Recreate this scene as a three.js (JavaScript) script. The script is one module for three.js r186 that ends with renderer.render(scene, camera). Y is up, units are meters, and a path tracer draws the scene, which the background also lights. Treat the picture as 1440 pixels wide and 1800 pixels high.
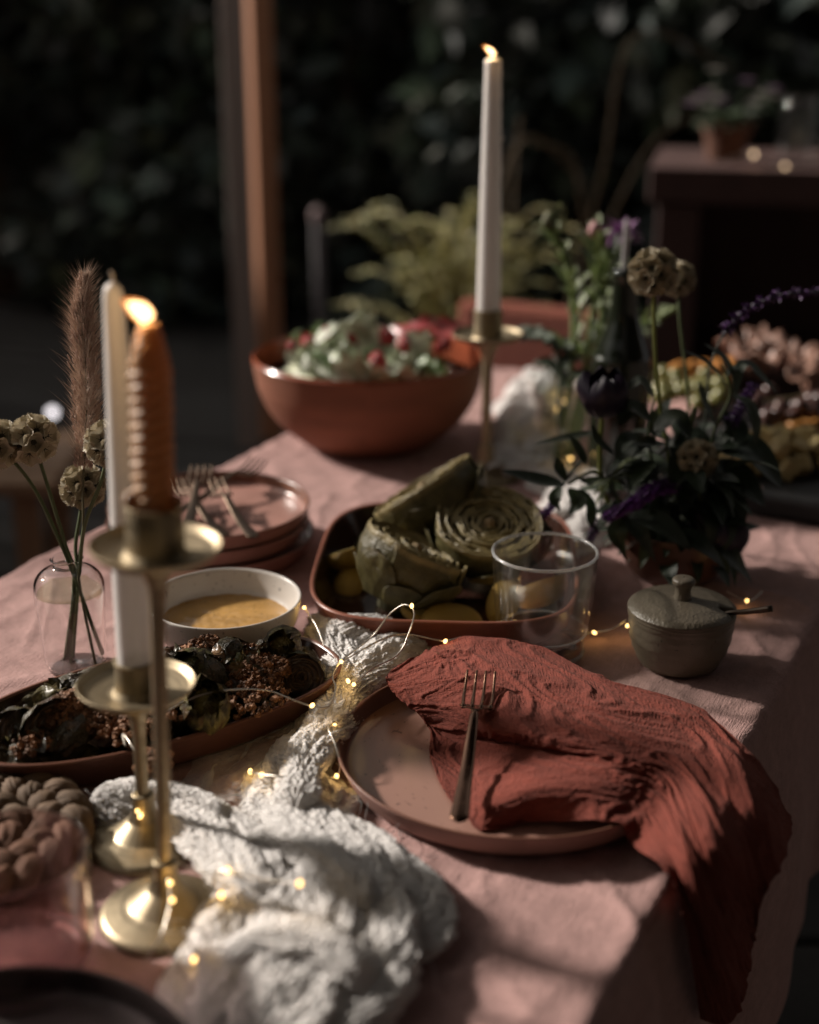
import * as THREE from 'three';
import { mergeGeometries } from 'three/addons/utils/BufferGeometryUtils.js';
import { RoundedBoxGeometry } from 'three/addons/geometries/RoundedBoxGeometry.js';
import { createNoise2D, createNoise3D } from 'simplex-noise';

// ------------------------------------------------------------------ camera, sky, sun, exposure
const T = 0.75, CAM_H = 0.566, PITCH = THREE.MathUtils.degToRad(20), F_PX = 2500;
const scene = new THREE.Scene();
const camera = new THREE.PerspectiveCamera(39.6, 0.8, 0.05, 200);
camera.position.set(0, T + CAM_H, 0); camera.rotation.x = -PITCH;
camera.focus = 1.17; camera.userData.fStop = 2.3;
const renderer = new THREE.WebGLRenderer({ antialias: true });
renderer.toneMapping = THREE.LinearToneMapping; renderer.toneMappingExposure = 1.28;
renderer.shadowMap.enabled = true;
const sun = new THREE.DirectionalLight(new THREE.Color(1.0, 0.91, 0.825), 4.8);
const SUN_DIR = new THREE.Vector3(-0.789, 0.469, -0.396).normalize();
sun.position.copy(SUN_DIR).multiplyScalar(12).add(new THREE.Vector3(0, T, -1.2)); sun.target.position.set(0, T, -1.2);
sun.castShadow = true; sun.shadow.radius = 8.5; sun.shadow.mapSize.set(4096, 4096);
Object.assign(sun.shadow.camera, { left: -6, right: 6, top: 6, bottom: -6, near: 0.5, far: 30 });
scene.add(sun, sun.target);
{ // a dim evening sky, a little brighter and warmer towards the sun
  const W = 256, H = 128, d = new Float32Array(W * H * 4);
  for (let j = 0; j < H; j++) for (let i = 0; i < W; i++) {
    const up = ((j + 0.5) / H - 0.5) * Math.PI, a = ((i + 0.5) / W - 0.5) * 2 * Math.PI, y = Math.sin(up);
    const c = Math.cos(a) * Math.cos(up) * SUN_DIR.x + y * SUN_DIR.y + Math.sin(a) * Math.cos(up) * SUN_DIR.z;
    const w = Math.pow(Math.max(0, c * 0.5 + 0.5), 3), g = 7 * Math.pow(Math.max(0, c), 26), k = (j * W + i) * 4, b = 0.85 + 0.5 * w;
    d[k] = 0.97 * b + 0.12 * w + g; d[k + 1] = 0.96 * b + 0.04 * w + g * 0.9; d[k + 2] = 0.95 * b + g * 0.75; d[k + 3] = 1;
  }
  const t = new THREE.DataTexture(d, W, H, THREE.RGBAFormat, THREE.FloatType);
  t.mapping = THREE.EquirectangularReflectionMapping; t.magFilter = THREE.LinearFilter; t.needsUpdate = true;
  scene.background = t; scene.environment = t; scene.backgroundIntensity = 0.22; scene.environmentIntensity = 0.22;
}

// ------------------------------------------------------------------ helpers
let seed_ = 7;
const rnd = () => { seed_ = (seed_ + 0x6d2b79f5) | 0; let t = Math.imul(seed_ ^ (seed_ >>> 15), 1 | seed_); t = (t + Math.imul(t ^ (t >>> 7), 61 | t)) ^ t; return ((t ^ (t >>> 14)) >>> 0) / 4294967296; };
const R = (a, b) => a + (b - a) * rnd(), pick = (a) => a[Math.floor(rnd() * a.length)];
const n2 = createNoise2D(rnd), n3 = createNoise3D(rnd);
const V = (x, y, z) => new THREE.Vector3(x, y, z);
const lerp = (a, b, t) => a + (b - a) * t, clamp = (x, a, b) => Math.min(b, Math.max(a, x)), sstep = (a, b, x) => { const t = clamp((x - a) / (b - a), 0, 1); return t * t * (3 - 2 * t); };
const CP = Math.cos(PITCH), SP = Math.sin(PITCH), EYE = camera.position;
// a place in the photograph (1440 x 1800) turned into a point of the room
const ray = (px, py) => { const dx = (px - 720) / F_PX, dy = (900 - py) / F_PX; return V(dx, dy * CP - SP, -(CP + dy * SP)); };
const at = (px, py, h = 0) => { const r = ray(px, py); return r.multiplyScalar((T + h - EYE.y) / r.y).add(EYE); };              // height h over the table
const atF = (px, py, f) => { const r = ray(px, py); return r.multiplyScalar(f / -r.z).add(EYE); };                            // f metres in front
const UX = Math.sin(0.464), UZ = Math.cos(0.464);                                                                              // the table's long axis
const tbl = (u, s, h = 0) => V(UX * u + UZ * s, T + h, -(UZ * u - UX * s));
const S_LEFT = -0.992, S_RIGHT = -0.206, U_NEAR = 0.3, U_FAR = 2.06;
const atEdge = (px, py, out = 0) => { const r = ray(px, py), k = S_RIGHT + out; return r.clone().multiplyScalar(k / (UZ * r.x + UX * r.z)).add(EYE); };
const used = {};
const numbered = (n) => { used[n] = (used[n] || 0) + 1; return used[n] === 1 ? n : `${n}_${String(used[n] - 1).padStart(3, '0')}`; };
function tag(o, label, category, group, kind) { o.userData.label = label; if (category) o.userData.category = category; if (group) o.userData.group = group; if (kind) o.userData.kind = kind; return o; }
function thing(name, label, category, pos, group) {
  const o = new THREE.Group(); o.name = numbered(name); if (pos) o.position.copy(pos); scene.add(o);
  return tag(o, label, category, group);
}
function part(name, geo, mat, parent, pos, label) {
  const m = new THREE.Mesh(geo, mat); m.name = name; m.castShadow = m.receiveShadow = true; if (pos) m.position.copy(pos); if (label) m.userData.label = label;
  parent.add(m); return m;
}
function solo(name, geo, mat, label, category, pos, group) { const m = part(numbered(name), geo, mat, scene, pos); return tag(m, label, category, group); }
function struct(name, geo, mat, pos) { const m = part(numbered(name), geo, mat, scene, pos); m.userData.kind = 'structure'; return m; }
function dup(src, label, pos) { const c = src.clone(); c.name = numbered(src.name.replace(/_\d{3}$/, '')); c.userData = { ...src.userData }; if (label) c.userData.label = label; if (pos) c.position.copy(pos); scene.add(c); return c; }

function grid(nu, nv, fn, closeV = false) {
  const p = new Float32Array((nu + 1) * (nv + 1) * 3), uv = new Float32Array((nu + 1) * (nv + 1) * 2), idx = [];
  for (let i = 0, k = 0; i <= nu; i++) for (let j = 0; j <= nv; j++, k++) {
    const q = fn(i / nu, j / nv); p[k * 3] = q[0]; p[k * 3 + 1] = q[1]; p[k * 3 + 2] = q[2]; uv[k * 2] = q[3] ?? i / nu; uv[k * 2 + 1] = q[4] ?? j / nv;
  }
  for (let i = 0; i < nu; i++) for (let j = 0; j < nv; j++) { const a = i * (nv + 1) + j, b = a + 1, c = a + nv + 1, d = c + 1; idx.push(a, b, c, b, d, c); }
  const g = new THREE.BufferGeometry();
  g.setAttribute('position', new THREE.BufferAttribute(p, 3)); g.setAttribute('uv', new THREE.BufferAttribute(uv, 2)); g.setIndex(idx); g.computeVertexNormals();
  if (closeV) { // join the seam's normals
    const n = g.attributes.normal, a = V(), b = V();
    for (let i = 0; i <= nu; i++) { const k0 = i * (nv + 1), k1 = k0 + nv; a.fromBufferAttribute(n, k0).add(b.fromBufferAttribute(n, k1)).normalize(); n.setXYZ(k0, a.x, a.y, a.z); n.setXYZ(k1, a.x, a.y, a.z); }
  }
  return g;
}
// lathe with soft corners: points [r, y]
function lathe(pts, seg = 64, smooth = 0) {
  let v = pts.map((p) => new THREE.Vector2(p[0], p[1]));
  if (smooth) v = new THREE.SplineCurve(v).getPoints(smooth);
  const g = new THREE.LatheGeometry(v, seg); const p = g.attributes.position, uv = g.attributes.uv;
  for (let i = 0; i < p.count; i++) uv.setXY(i, uv.getX(i) * 0.3, p.getY(i) + Math.hypot(p.getX(i), p.getZ(i)));
  return g;
}
// profile with chamfered corners so that edges catch light
function soften(pts, r = 0.0015) {
  const o = [pts[0]];
  for (let i = 1; i < pts.length - 1; i++) {
    const [a, b, c] = [pts[i - 1], pts[i], pts[i + 1]], d1 = Math.hypot(a[0] - b[0], a[1] - b[1]), d2 = Math.hypot(c[0] - b[0], c[1] - b[1]);
    const k1 = Math.min(r, d1 * 0.45) / (d1 || 1), k2 = Math.min(r, d2 * 0.45) / (d2 || 1), p = [lerp(b[0], a[0], k1), lerp(b[1], a[1], k1)], q = [lerp(b[0], c[0], k2), lerp(b[1], c[1], k2)];
    for (let k = 0; k <= 4; k++) { const t = k / 4, s = 1 - t; o.push([s * s * p[0] + 2 * s * t * b[0] + t * t * q[0], s * s * p[1] + 2 * s * t * b[1] + t * t * q[1]]); }
  }
  o.push(pts[pts.length - 1]); return o;
}
function tube(points, rad, nl = 24, nr = 8, cap = true) {
  const c = new THREE.CatmullRomCurve3(points, false, 'centripetal'), fr = c.computeFrenetFrames(nl, false), P = [];
  for (let i = 0; i <= nl; i++) P.push(c.getPointAt(i / nl));
  const rr = typeof rad === 'function' ? rad : (t) => Array.isArray(rad) ? lerp(rad[0], rad[1], t) : rad;
  const n = cap ? nl + 2 : nl;
  return grid(n, nr, (u, v) => {
    let i = Math.round(u * n) - (cap ? 1 : 0), r = 1; if (i < 0) { i = 0; r = 0.001; } if (i > nl) { i = nl; r = 0.001; }
    const a = -v * Math.PI * 2, q = P[i], k = rr(i / nl) * r;
    return [q.x + (fr.normals[i].x * Math.cos(a) + fr.binormals[i].x * Math.sin(a)) * k, q.y + (fr.normals[i].y * Math.cos(a) + fr.binormals[i].y * Math.sin(a)) * k, q.z + (fr.normals[i].z * Math.cos(a) + fr.binormals[i].z * Math.sin(a)) * k];
  }, true);
}
// a leaf that grows along +z, its face up (+y)
function blade(len, w, { bend = 0.6, fold = 0.25, wave = 0, shape = (t) => Math.pow(Math.sin(Math.PI * Math.pow(t, 0.75)), 0.8), nu = 10, nv = 4, twist = 0, freq = 3 } = {}) {
  const C = [[0, 0]]; for (let i = 1; i <= nu; i++) { const a = bend * (i - 0.5) / nu; C.push([C[i - 1][0] - Math.sin(a) * len / nu, C[i - 1][1] + Math.cos(a) * len / nu]); }
  return grid(nu, nv, (t, s) => {
    const k = Math.round(t * nu), x = (s * 2 - 1), ww = w * 0.5 * Math.max(0.03, shape(t)), tw = twist * t, h = Math.abs(x) * ww * fold + wave * ww * Math.sin(t * freq * 6.28 + (x > 0 ? 0 : 1.4)) * x * x;
    return [x * ww * Math.cos(tw) - h * Math.sin(tw), C[k][0] + h * Math.cos(tw) + x * ww * Math.sin(tw), C[k][1], x * ww * 20, t * len * 20];
  });
}
const look = (o, dir, roll = 0) => { const d = dir.clone().normalize(); o.quaternion.setFromUnitVectors(V(0, 0, 1), d); const up = V(0, 1, 0).applyQuaternion(o.quaternion), want = V(0, 1, 0).addScaledVector(d, -d.y); if (want.lengthSq() > 1e-4) { want.normalize(); const ang = Math.atan2(up.clone().cross(want).dot(d), up.dot(want)); o.quaternion.premultiply(new THREE.Quaternion().setFromAxisAngle(d, ang + roll)); } return o; };
const place = (g, pos, dir, roll = 0, scale = 1) => { const o = new THREE.Object3D(); o.position.copy(pos); if (dir) look(o, dir, roll); if (scale.isVector3) o.scale.copy(scale); else o.scale.setScalar(scale); o.updateMatrix(); return g.clone().applyMatrix4(o.matrix); };
const jitter = (g, amp, f) => { const p = g.attributes.position, n = g.attributes.normal; for (let i = 0; i < p.count; i++) { const k = amp * n3(p.getX(i) * f, p.getY(i) * f, p.getZ(i) * f); p.setXYZ(i, p.getX(i) + n.getX(i) * k, p.getY(i) + n.getY(i) * k, p.getZ(i) + n.getZ(i) * k); } g.computeVertexNormals(); return g; };
function instanced(name, geo, mat, mats, parent, colors) {
  const m = new THREE.InstancedMesh(geo, mat, mats.length); mats.forEach((x, i) => m.setMatrixAt(i, x)); if (colors) colors.forEach((c, i) => m.setColorAt(i, c));
  m.name = name; m.userData.kind = 'stuff'; m.castShadow = m.receiveShadow = true; parent.add(m); return m;
}
const xf = (pos, dir, roll = 0, s = 1, sx) => { const o = new THREE.Object3D(); o.position.copy(pos); look(o, dir, roll); if (sx) o.scale.set(...sx); else o.scale.setScalar(s); o.updateMatrix(); return o.matrix; };

// ------------------------------------------------------------------ computed textures (tileable noise)
const hash = (x, y, s) => { let h = Math.imul(x, 374761393) ^ Math.imul(y, 668265263) ^ Math.imul(s, 1442695041); h = Math.imul(h ^ (h >>> 13), 1274126177); return ((h ^ (h >>> 16)) >>> 0) / 4294967296; };
const pn = (u, v, fx, fy, s) => { const x = u * fx, y = v * fy, x0 = Math.floor(x), y0 = Math.floor(y), a = x - x0, b = y - y0, p = a * a * (3 - 2 * a), q = b * b * (3 - 2 * b), m = (i, n) => ((i % n) + n) % n; return lerp(lerp(hash(m(x0, fx), m(y0, fy), s), hash(m(x0 + 1, fx), m(y0, fy), s), p), lerp(hash(m(x0, fx), m(y0 + 1, fy), s), hash(m(x0 + 1, fx), m(y0 + 1, fy), s), p), q); };
const fbm = (u, v, f, s, oct = 4) => { let t = 0, a = 0.5, n = 0; for (let o = 0; o < oct; o++) { t += a * pn(u, v, f, f, s + o); n += a; a *= 0.5; f *= 2; } return t / n; };
function tex(size, fn, rep = 1, srgb = false) {
  const d = new Uint8Array(size * size * 4);
  for (let j = 0, k = 0; j < size; j++) for (let i = 0; i < size; i++, k += 4) { const c = fn(i / size, j / size), q = typeof c === 'number' ? [c, c, c] : c; d[k] = clamp(q[0], 0, 1) * 255; d[k + 1] = clamp(q[1], 0, 1) * 255; d[k + 2] = clamp(q[2], 0, 1) * 255; d[k + 3] = 255; }
  const t = new THREE.DataTexture(d, size, size); t.wrapS = t.wrapT = THREE.RepeatWrapping; t.magFilter = t.minFilter = THREE.LinearFilter; t.repeat.set(rep, rep); if (srgb) t.colorSpace = THREE.SRGBColorSpace; t.needsUpdate = true; return t;
}
const weave = (u, v) => 0.5 + 0.3 * (pn(u, v, 18, 150, 1) - 0.5) + 0.3 * (pn(u, v, 150, 18, 2) - 0.5) + 0.35 * (pn(u, v, 160, 160, 3) - 0.5) + 0.3 * (fbm(u, v, 24, 5, 3) - 0.5);
const texLinen = tex(512, weave, 4), texLinenTint = tex(512, (u, v) => 0.86 + 0.4 * (weave(u, v) - 0.5) + 0.22 * (fbm(u, v, 9, 31, 4) - 0.5), 4);
const texGauze = tex(512, (u, v) => 0.5 + 0.5 * (pn(u, v, 190, 60, 11) - 0.5) + 0.45 * (pn(u, v, 90, 130, 13) - 0.5) + 0.3 * (pn(u, v, 360, 360, 12) - 0.5), 6);
const texRough = tex(512, (u, v) => 0.62 + 0.5 * (fbm(u, v, 6, 41, 5) - 0.5) + 0.25 * (pn(u, v, 4, 256, 42) - 0.5), 3);
const texFleck = tex(512, (u, v) => { const c = 0.92 + 0.12 * (fbm(u, v, 8, 51) - 0.5), s = pn(u, v, 96, 96, 53) > 0.93 ? 0.45 : 1; return [c * s, c * s, c * s]; }, 4);
const texMottle = tex(512, (u, v) => 0.82 + 0.36 * (fbm(u, v, 10, 61, 5) - 0.5), 5);
const texBump = tex(512, (u, v) => fbm(u, v, 16, 71, 5), 5);
const texWood = tex(512, (u, v) => { const g = pn(u, v, 40, 3, 81) * 0.5 + pn(u, v, 120, 4, 82) * 0.3 + fbm(u, v, 6, 83) * 0.4; return [0.75 + 0.35 * (g - 0.5), 0.72 + 0.38 * (g - 0.5), 0.7 + 0.4 * (g - 0.5)]; }, 1);
const texVein = tex(256, (u, v) => 0.5 + 0.35 * (pn(u, v, 3, 40, 91) - 0.5) + 0.4 * (pn(u, v, 60, 6, 92) - 0.5), 1);
const C = (r, g, b) => new THREE.Color().setRGB(r, g, b);
const M = (r, g, b, o = {}) => new THREE.MeshPhysicalMaterial({ color: C(r, g, b), roughness: 0.8, side: THREE.DoubleSide, ...o });
const mats = {
  linen: M(0.47, 0.285, 0.26, { map: texLinenTint, bumpMap: texLinen, bumpScale: 0.001, roughness: 0.95, sheen: 0.3, sheenRoughness: 0.6, sheenColor: C(0.6, 0.45, 0.4) }),
  napkin: M(0.195, 0.038, 0.022, { map: texLinenTint, bumpMap: texLinen, bumpScale: 0.0014, roughness: 0.95, sheen: 0.1, sheenRoughness: 0.6, sheenColor: C(0.5, 0.2, 0.12) }),
  gauze: M(0.86, 0.83, 0.795, { bumpMap: texGauze, bumpScale: 0.003, roughness: 1, transmission: 0.36, thickness: 0 }),
  sheer: M(0.7, 0.66, 0.62, { bumpMap: texGauze, bumpScale: 0.0012, roughness: 1, transparent: true, opacity: 0.3 }),
  brass: M(0.31, 0.255, 0.17, { metalness: 1, roughness: 0.85, roughnessMap: texRough, bumpMap: texBump, bumpScale: 0.0003 }),
  copper: M(0.22, 0.125, 0.085, { metalness: 1, roughness: 0.34, roughnessMap: texRough }),
  wax: M(0.8, 0.77, 0.74, { roughness: 0.5, transmission: 0.25, thickness: 0, bumpMap: texBump, bumpScale: 0.0003 }),
  honey: M(0.55, 0.295, 0.115, { roughness: 0.42, transmission: 0.36, thickness: 0, bumpMap: texBump, bumpScale: 0.0006 }),
  wick: M(0.05, 0.04, 0.035),
  terraOut: M(0.28, 0.1, 0.052, { roughness: 0.75, map: texMottle, bumpMap: texBump, bumpScale: 0.0004 }),
  terraIn: M(0.3, 0.075, 0.035, { roughness: 0.18, map: texMottle }),
  plateIn: M(0.34, 0.19, 0.148, { roughness: 0.28, map: texFleck, bumpMap: texBump, bumpScale: 0.0002 }),
  plateOut: M(0.38, 0.215, 0.18, { roughness: 0.6, map: texMottle, bumpMap: texBump, bumpScale: 0.0003 }),
  rimDark: M(0.16, 0.07, 0.045, { roughness: 0.3 }),
  pinkPlate: M(0.46, 0.25, 0.205, { roughness: 0.25, map: texMottle }),
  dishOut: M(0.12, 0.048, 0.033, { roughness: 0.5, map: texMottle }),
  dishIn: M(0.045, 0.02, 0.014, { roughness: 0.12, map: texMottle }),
  white: M(0.66, 0.62, 0.57, { roughness: 0.35, map: texFleck }),
  stone: M(0.15, 0.125, 0.09, { roughness: 0.4, map: texFleck, bumpMap: texBump, bumpScale: 0.0006 }),
  glass: M(0.97, 0.98, 0.97, { roughness: 0.07, transmission: 1, thickness: 0, ior: 1.6 }),
  glassSolid: M(1, 1, 1, { roughness: 0.01, transmission: 1, thickness: 0.02, ior: 1.48 }),
  rimGlass: M(1, 1, 1, { roughness: 0.16, transmission: 0.8, thickness: 0.002, ior: 1.5 }),
  roseGlass: M(0.88, 0.72, 0.72, { roughness: 0.02, transmission: 1, thickness: 0.002, ior: 1.45 }),
  water: M(0.78, 0.82, 0.66, { roughness: 0.06, transmission: 1, thickness: 0, ior: 1.33 }),
  flameCore: new THREE.MeshStandardMaterial({ color: 0x000000, emissive: C(1, 0.64, 0.3), emissiveIntensity: 7 }),
  flameEdge: new THREE.MeshStandardMaterial({ color: 0x000000, emissive: C(1, 0.27, 0.04), emissiveIntensity: 1.3, transparent: true, opacity: 0.45, side: THREE.DoubleSide }),
  bulb: new THREE.MeshStandardMaterial({ color: 0x000000, emissive: C(1, 0.6, 0.2), emissiveIntensity: 3.5 }),
  wire: M(0.6, 0.55, 0.48, { metalness: 1, roughness: 0.35 }),
};
// ------------------------------------------------------------------ the setting
struct('ground', grid(40, 40, (u, v) => [(u - 0.5) * 60, 0, (0.5 - v) * 60, u * 60, v * 60]), M(0.05, 0.046, 0.042, { roughness: 0.9, map: (() => { const t = texMottle.clone(); t.repeat.set(1.5, 1.5); return t; })(), bumpMap: texBump, bumpScale: 0.004 }));
{ // paving slabs of the terrace under and behind the table
  const slabMat = [M(0.075, 0.07, 0.064, { roughness: 0.85, map: texMottle, bumpMap: texBump, bumpScale: 0.002 }), M(0.06, 0.057, 0.054, { roughness: 0.85, map: texMottle, bumpMap: texBump, bumpScale: 0.002 })];
  const g = new RoundedBoxGeometry(0.585, 0.05, 0.585, 1, 0.008), ter = thing('terrace', 'dark stone slab terrace the dining table stands on', null, V(0, 0, 0)); ter.userData = { kind: 'structure' };
  for (let i = -6; i < 5; i++) for (let j = 1; j < 8; j++) part('slab', g, pick(slabMat), ter, V(i * 0.6, 0.02 + R(-0.002, 0.002), -j * 0.6 - 0.2));
}
{ // the hedge behind; an unseen fence outside the frame, placed to shade the terrace
  const leafG = blade(0.085, 0.05, { bend: 0.7, fold: 0.35, nu: 3, nv: 2 });
  const leafM = M(1, 1, 1, { roughness: 0.75, transmission: 0.3, thickness: 0 });
  const hedge = (name, label, x0, x1, z, depth, h, n, turn) => {
    const o = thing(name, label, 'hedge', V(0, 0, z)), ms = [], cs = [], lumps = []; o.rotation.y = turn; z = 0;
    for (let i = 0; i < 76; i++) lumps.push([R(x0, x1), R(0.1, h), R(0.22, 0.5)]);
    for (let i = 0; i < n; i++) {
      let x, y, zz;
      if (rnd() < 0.5) { const l = pick(lumps); const a = R(0, 6.28), r = Math.sqrt(rnd()) * l[2]; x = l[0] + Math.cos(a) * r; y = l[1] + Math.sin(a) * r * 0.8; zz = z + R(0, 1.15) * Math.sqrt(Math.max(0, 1 - (r / l[2]) ** 2)) * l[2]; } else { x = R(x0, x1); y = R(0.02, h); zz = z + R(-0.7, 0.1) * depth; }
      if (y < 0.03 || x < x0 || x > x1) continue;
      ms.push(xf(V(x, y, zz), V(R(-1, 1), R(-0.8, 0.6), R(-0.2, 1)), R(-1, 1), R(0.9, 2.3)));
      const b = R(0.4, 1.3) * Math.max(0.12, 0.8 + 0.9 * n2(x * 2.1, y * 2.1)); cs.push(C(0.115 * b * R(0.8, 1.2), 0.145 * b, 0.108 * b * R(0.7, 1.3)));
    }
    instanced('foliage', leafG, leafM, ms, o, cs);
    part('inner_twigs', grid(60, 30, (u, v) => [lerp(x0, x1, u), v * (h + 0.3), z - 0.5 + 0.16 * n2(u * 22, v * 9) + 0.07 * n2(u * 70, v * 30)]), M(0.1, 0.085, 0.06, { roughness: 1, map: texMottle }), o);
    for (let i = 0; i < 9; i++) { const x = lerp(x0, x1, (i + R(0.2, 0.8)) / 9); part('trunk', tube([V(x, 0, z - 0.2), V(x + R(-0.1, 0.1), h * 0.5, z - 0.25), V(x + R(-0.25, 0.25), h, z - 0.2)], [0.05, 0.015], 10, 7), mats.wood ?? (mats.wood = M(0.1, 0.07, 0.05, { map: texWood, bumpMap: texBump, bumpScale: 0.004 })), o); }
    return o;
  };
  hedge('hedge', 'tall dark green hedge filling the whole background behind the table', -4.4, 4.0, -5.6, 1, 2.8, 32000, -0.54);
  const fence = thing('unseen_fence', 'brown board fence out of view on the sunny side, placed to shade the terrace', 'fence', V(0, 0, 0));
  const bg = new RoundedBoxGeometry(0.145, 1.8, 0.02, 1, 0.004), bl = new RoundedBoxGeometry(0.145, 1.3, 0.02, 1, 0.004), bm = M(0.16, 0.1, 0.065, { map: texWood, roughness: 0.8 });
  for (let i = 0; i < 34; i++) { const p = tbl(-1.6 + i * 0.15, -3.5); const low = -1.6 + i * 0.15 > 2.35, b = part('board', low ? bl : bg, bm, fence, V(p.x, low ? 0.65 : 0.9, p.z)); b.rotation.y = Math.PI / 2 - 0.464 + R(-0.01, 0.01); }
  const bk = new RoundedBoxGeometry(0.145, 1.75, 0.02, 1, 0.004); for (let i = 0; i < 13; i++) { const p = tbl(3.35 + i * 0.15, -4.6), w = part('board', bk, bm, fence, V(p.x, 0.875, p.z)); w.rotation.y = Math.PI / 2 - 0.464; }
}
{ // unseen timber wall and roof outside the frame, placed to block sky light
  const dk = M(0.05, 0.038, 0.03, { map: texWood, roughness: 0.8 }), wall = thing('unseen_wall', 'dark board wall out of view at the right and near end, blocking sky light', 'wall', V(0, 0, 0)), wb = new RoundedBoxGeometry(0.02, 2.5, 0.295, 1, 0.004);
  for (let i = 0; i < 16; i++) { const p = tbl(-1.6 + i * 0.3, 1.5); const w = part('board', wb, dk, wall, V(p.x, 1.25, p.z)); w.rotation.y = -0.464; }
  for (let i = 0; i < 15; i++) { const p = tbl(-1.62, -3 + i * 0.3); const w = part('board', wb, dk, wall, V(p.x, 1.25, p.z)); w.rotation.y = Math.PI / 2 - 0.464; }
  const roof = thing('unseen_roof', 'dark timber roof out of view above the table, placed to block the sky', 'roof', V(0, 0, 0)), rb = new RoundedBoxGeometry(2.9, 0.03, 0.295, 1, 0.004);
  for (let i = 0; i < 14; i++) { const p = tbl(-1.4 + i * 0.3, 0.1); const w = part('board', rb, dk, roof, V(p.x, 2.62, p.z)); w.rotation.y = -0.464; }
}
{ // unseen tree outside the frame, bough placed to darken the table on the right
  const o = thing('unseen_tree', 'small leafy tree out of view, placed to shade the right of the table', 'tree', V(0, 0, 0)), ms = [], cs = [], lg = blade(0.07, 0.042, { bend: 0.6, fold: 0.3, nu: 4, nv: 2 }), root = tbl(1.1, -3.1, -T), hub = tbl(1.12, -2.5, 1.3);
  part('trunk', tube([root, tbl(1.08, -3.0, 0.4), tbl(1.1, -2.8, 1.0), hub, tbl(1.3, -2.4, 1.42)], [0.05, 0.012], 24, 8), M(0.12, 0.085, 0.06, { map: texWood, bumpMap: texBump, bumpScale: 0.004 }), o);
  for (const [u, h] of [[1.18, 1.3], [1.38, 1.28], [1.25, 1.42], [1.32, 1.2]]) part('limb', tube([tbl(1.1, -2.7, 1.12), tbl(lerp(1.1, u, 0.5), -2.58, lerp(1.15, h, 0.6)), tbl(u, -2.5, h)], [0.014, 0.004], 10, 6), M(0.12, 0.085, 0.06, { map: texWood }), o);
  for (let i = 0; i < 150; i++) { const p = tbl(R(1.16, 1.4), -2.5 + R(-0.15, 0.15), 1.31 + R(-0.13, 0.13)); ms.push(xf(p, V(R(-1, 1), R(-0.9, 0.3), R(-1, 1)), R(-1, 1), R(0.7, 1.3))); const k = R(0.6, 1.2); cs.push(C(0.06 * k, 0.09 * k, 0.035 * k)); }
  instanced('crown', lg, M(1, 1, 1, { roughness: 0.6, transmission: 0.3, thickness: 0 }), ms, o, cs);
}
// the post: a grey board in front of a warm brown one
{
  const F = 4.1, o = thing('wooden_post', 'tall upright timber post with grey board and warm brown edge, standing behind the salad bowl', 'post', V(0, 0, 0));
  const p0 = atF(437, 300, F), h = 2.6;
  const grey = M(0.36, 0.3, 0.27, { map: texWood, roughness: 0.8 }), warm = M(0.5, 0.24, 0.13, { map: texWood, roughness: 0.7 });
  const a = part('grey_board', new RoundedBoxGeometry(0.066, h, 0.05, 2, 0.004), grey, o, V(p0.x - 0.024, h / 2, -F + 0.03)); a.rotation.y = 0.05;
  const b = part('warm_board', new RoundedBoxGeometry(0.066, h, 0.066, 2, 0.004), warm, o, V(p0.x + 0.03, h / 2, -F - 0.06)); b.rotation.y = -0.95;
  const q = atF(561, 470, 4.4); // pale stake
  const st = thing('garden_stake', 'slim pale grey stake standing blurred right of the timber post', 'stake', V(q.x, 0, -4.4));
  const sh = atF(561, 385, 4.4).y;
  part('shaft', lathe(soften([[0.001, 0], [0.017, 0], [0.017, sh - 0.015], [0.014, sh - 0.005], [0.001, sh]], 0.004), 20), M(0.2, 0.19, 0.2, { map: texMottle, roughness: 0.7 }), st, V(0, 0, 0));
  part('top_cap', lathe(soften([[0.001, 0], [0.021, 0], [0.021, 0.03], [0.001, 0.045]], 0.004), 20), M(0.24, 0.17, 0.17, { roughness: 0.6 }), st, V(0, sh - 0.006, 0));
}
{ // low bench at the far left
  const o = thing('garden_bench', 'low wooden garden bench in the shade at the far left edge', 'bench', V(0, 0, 0));
  const c = atF(-60, 850, 2.9), w = M(0.3, 0.19, 0.11, { map: texWood, roughness: 0.8 });
  const y0 = c.y;
  for (let i = 0; i < 4; i++) part('seat_slat', new RoundedBoxGeometry(0.9, 0.03, 0.085, 2, 0.004), w, o, V(c.x - 0.25, y0, c.z - i * 0.1));
  for (const [dx, dz] of [[-0.6, -0.02], [0.12, -0.02], [-0.6, -0.28], [0.12, -0.28]]) part('leg', new RoundedBoxGeometry(0.05, y0 - 0.02, 0.05, 2, 0.004), w, o, V(c.x + dx, (y0 - 0.02) / 2, c.z + dz));
  const g = atF(92, 725, 3.2);
  const lamp = thing('garden_light', 'small round white garden light glowing beyond the left flower vase', 'garden light', V(g.x, g.y, g.z));
  part('light_globe', new THREE.SphereGeometry(0.012, 16, 12), new THREE.MeshStandardMaterial({ color: 0x000000, emissive: C(1, 0.93, 0.95), emissiveIntensity: 1.6 }), lamp);
  part('stake', lathe([[0.004, -g.y], [0.004, -0.01], [0.001, -0.008]], 8), mats.wick, lamp);
  const l = new THREE.PointLight(C(1, 0.93, 0.95), 0.004); lamp.add(l);
}
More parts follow.
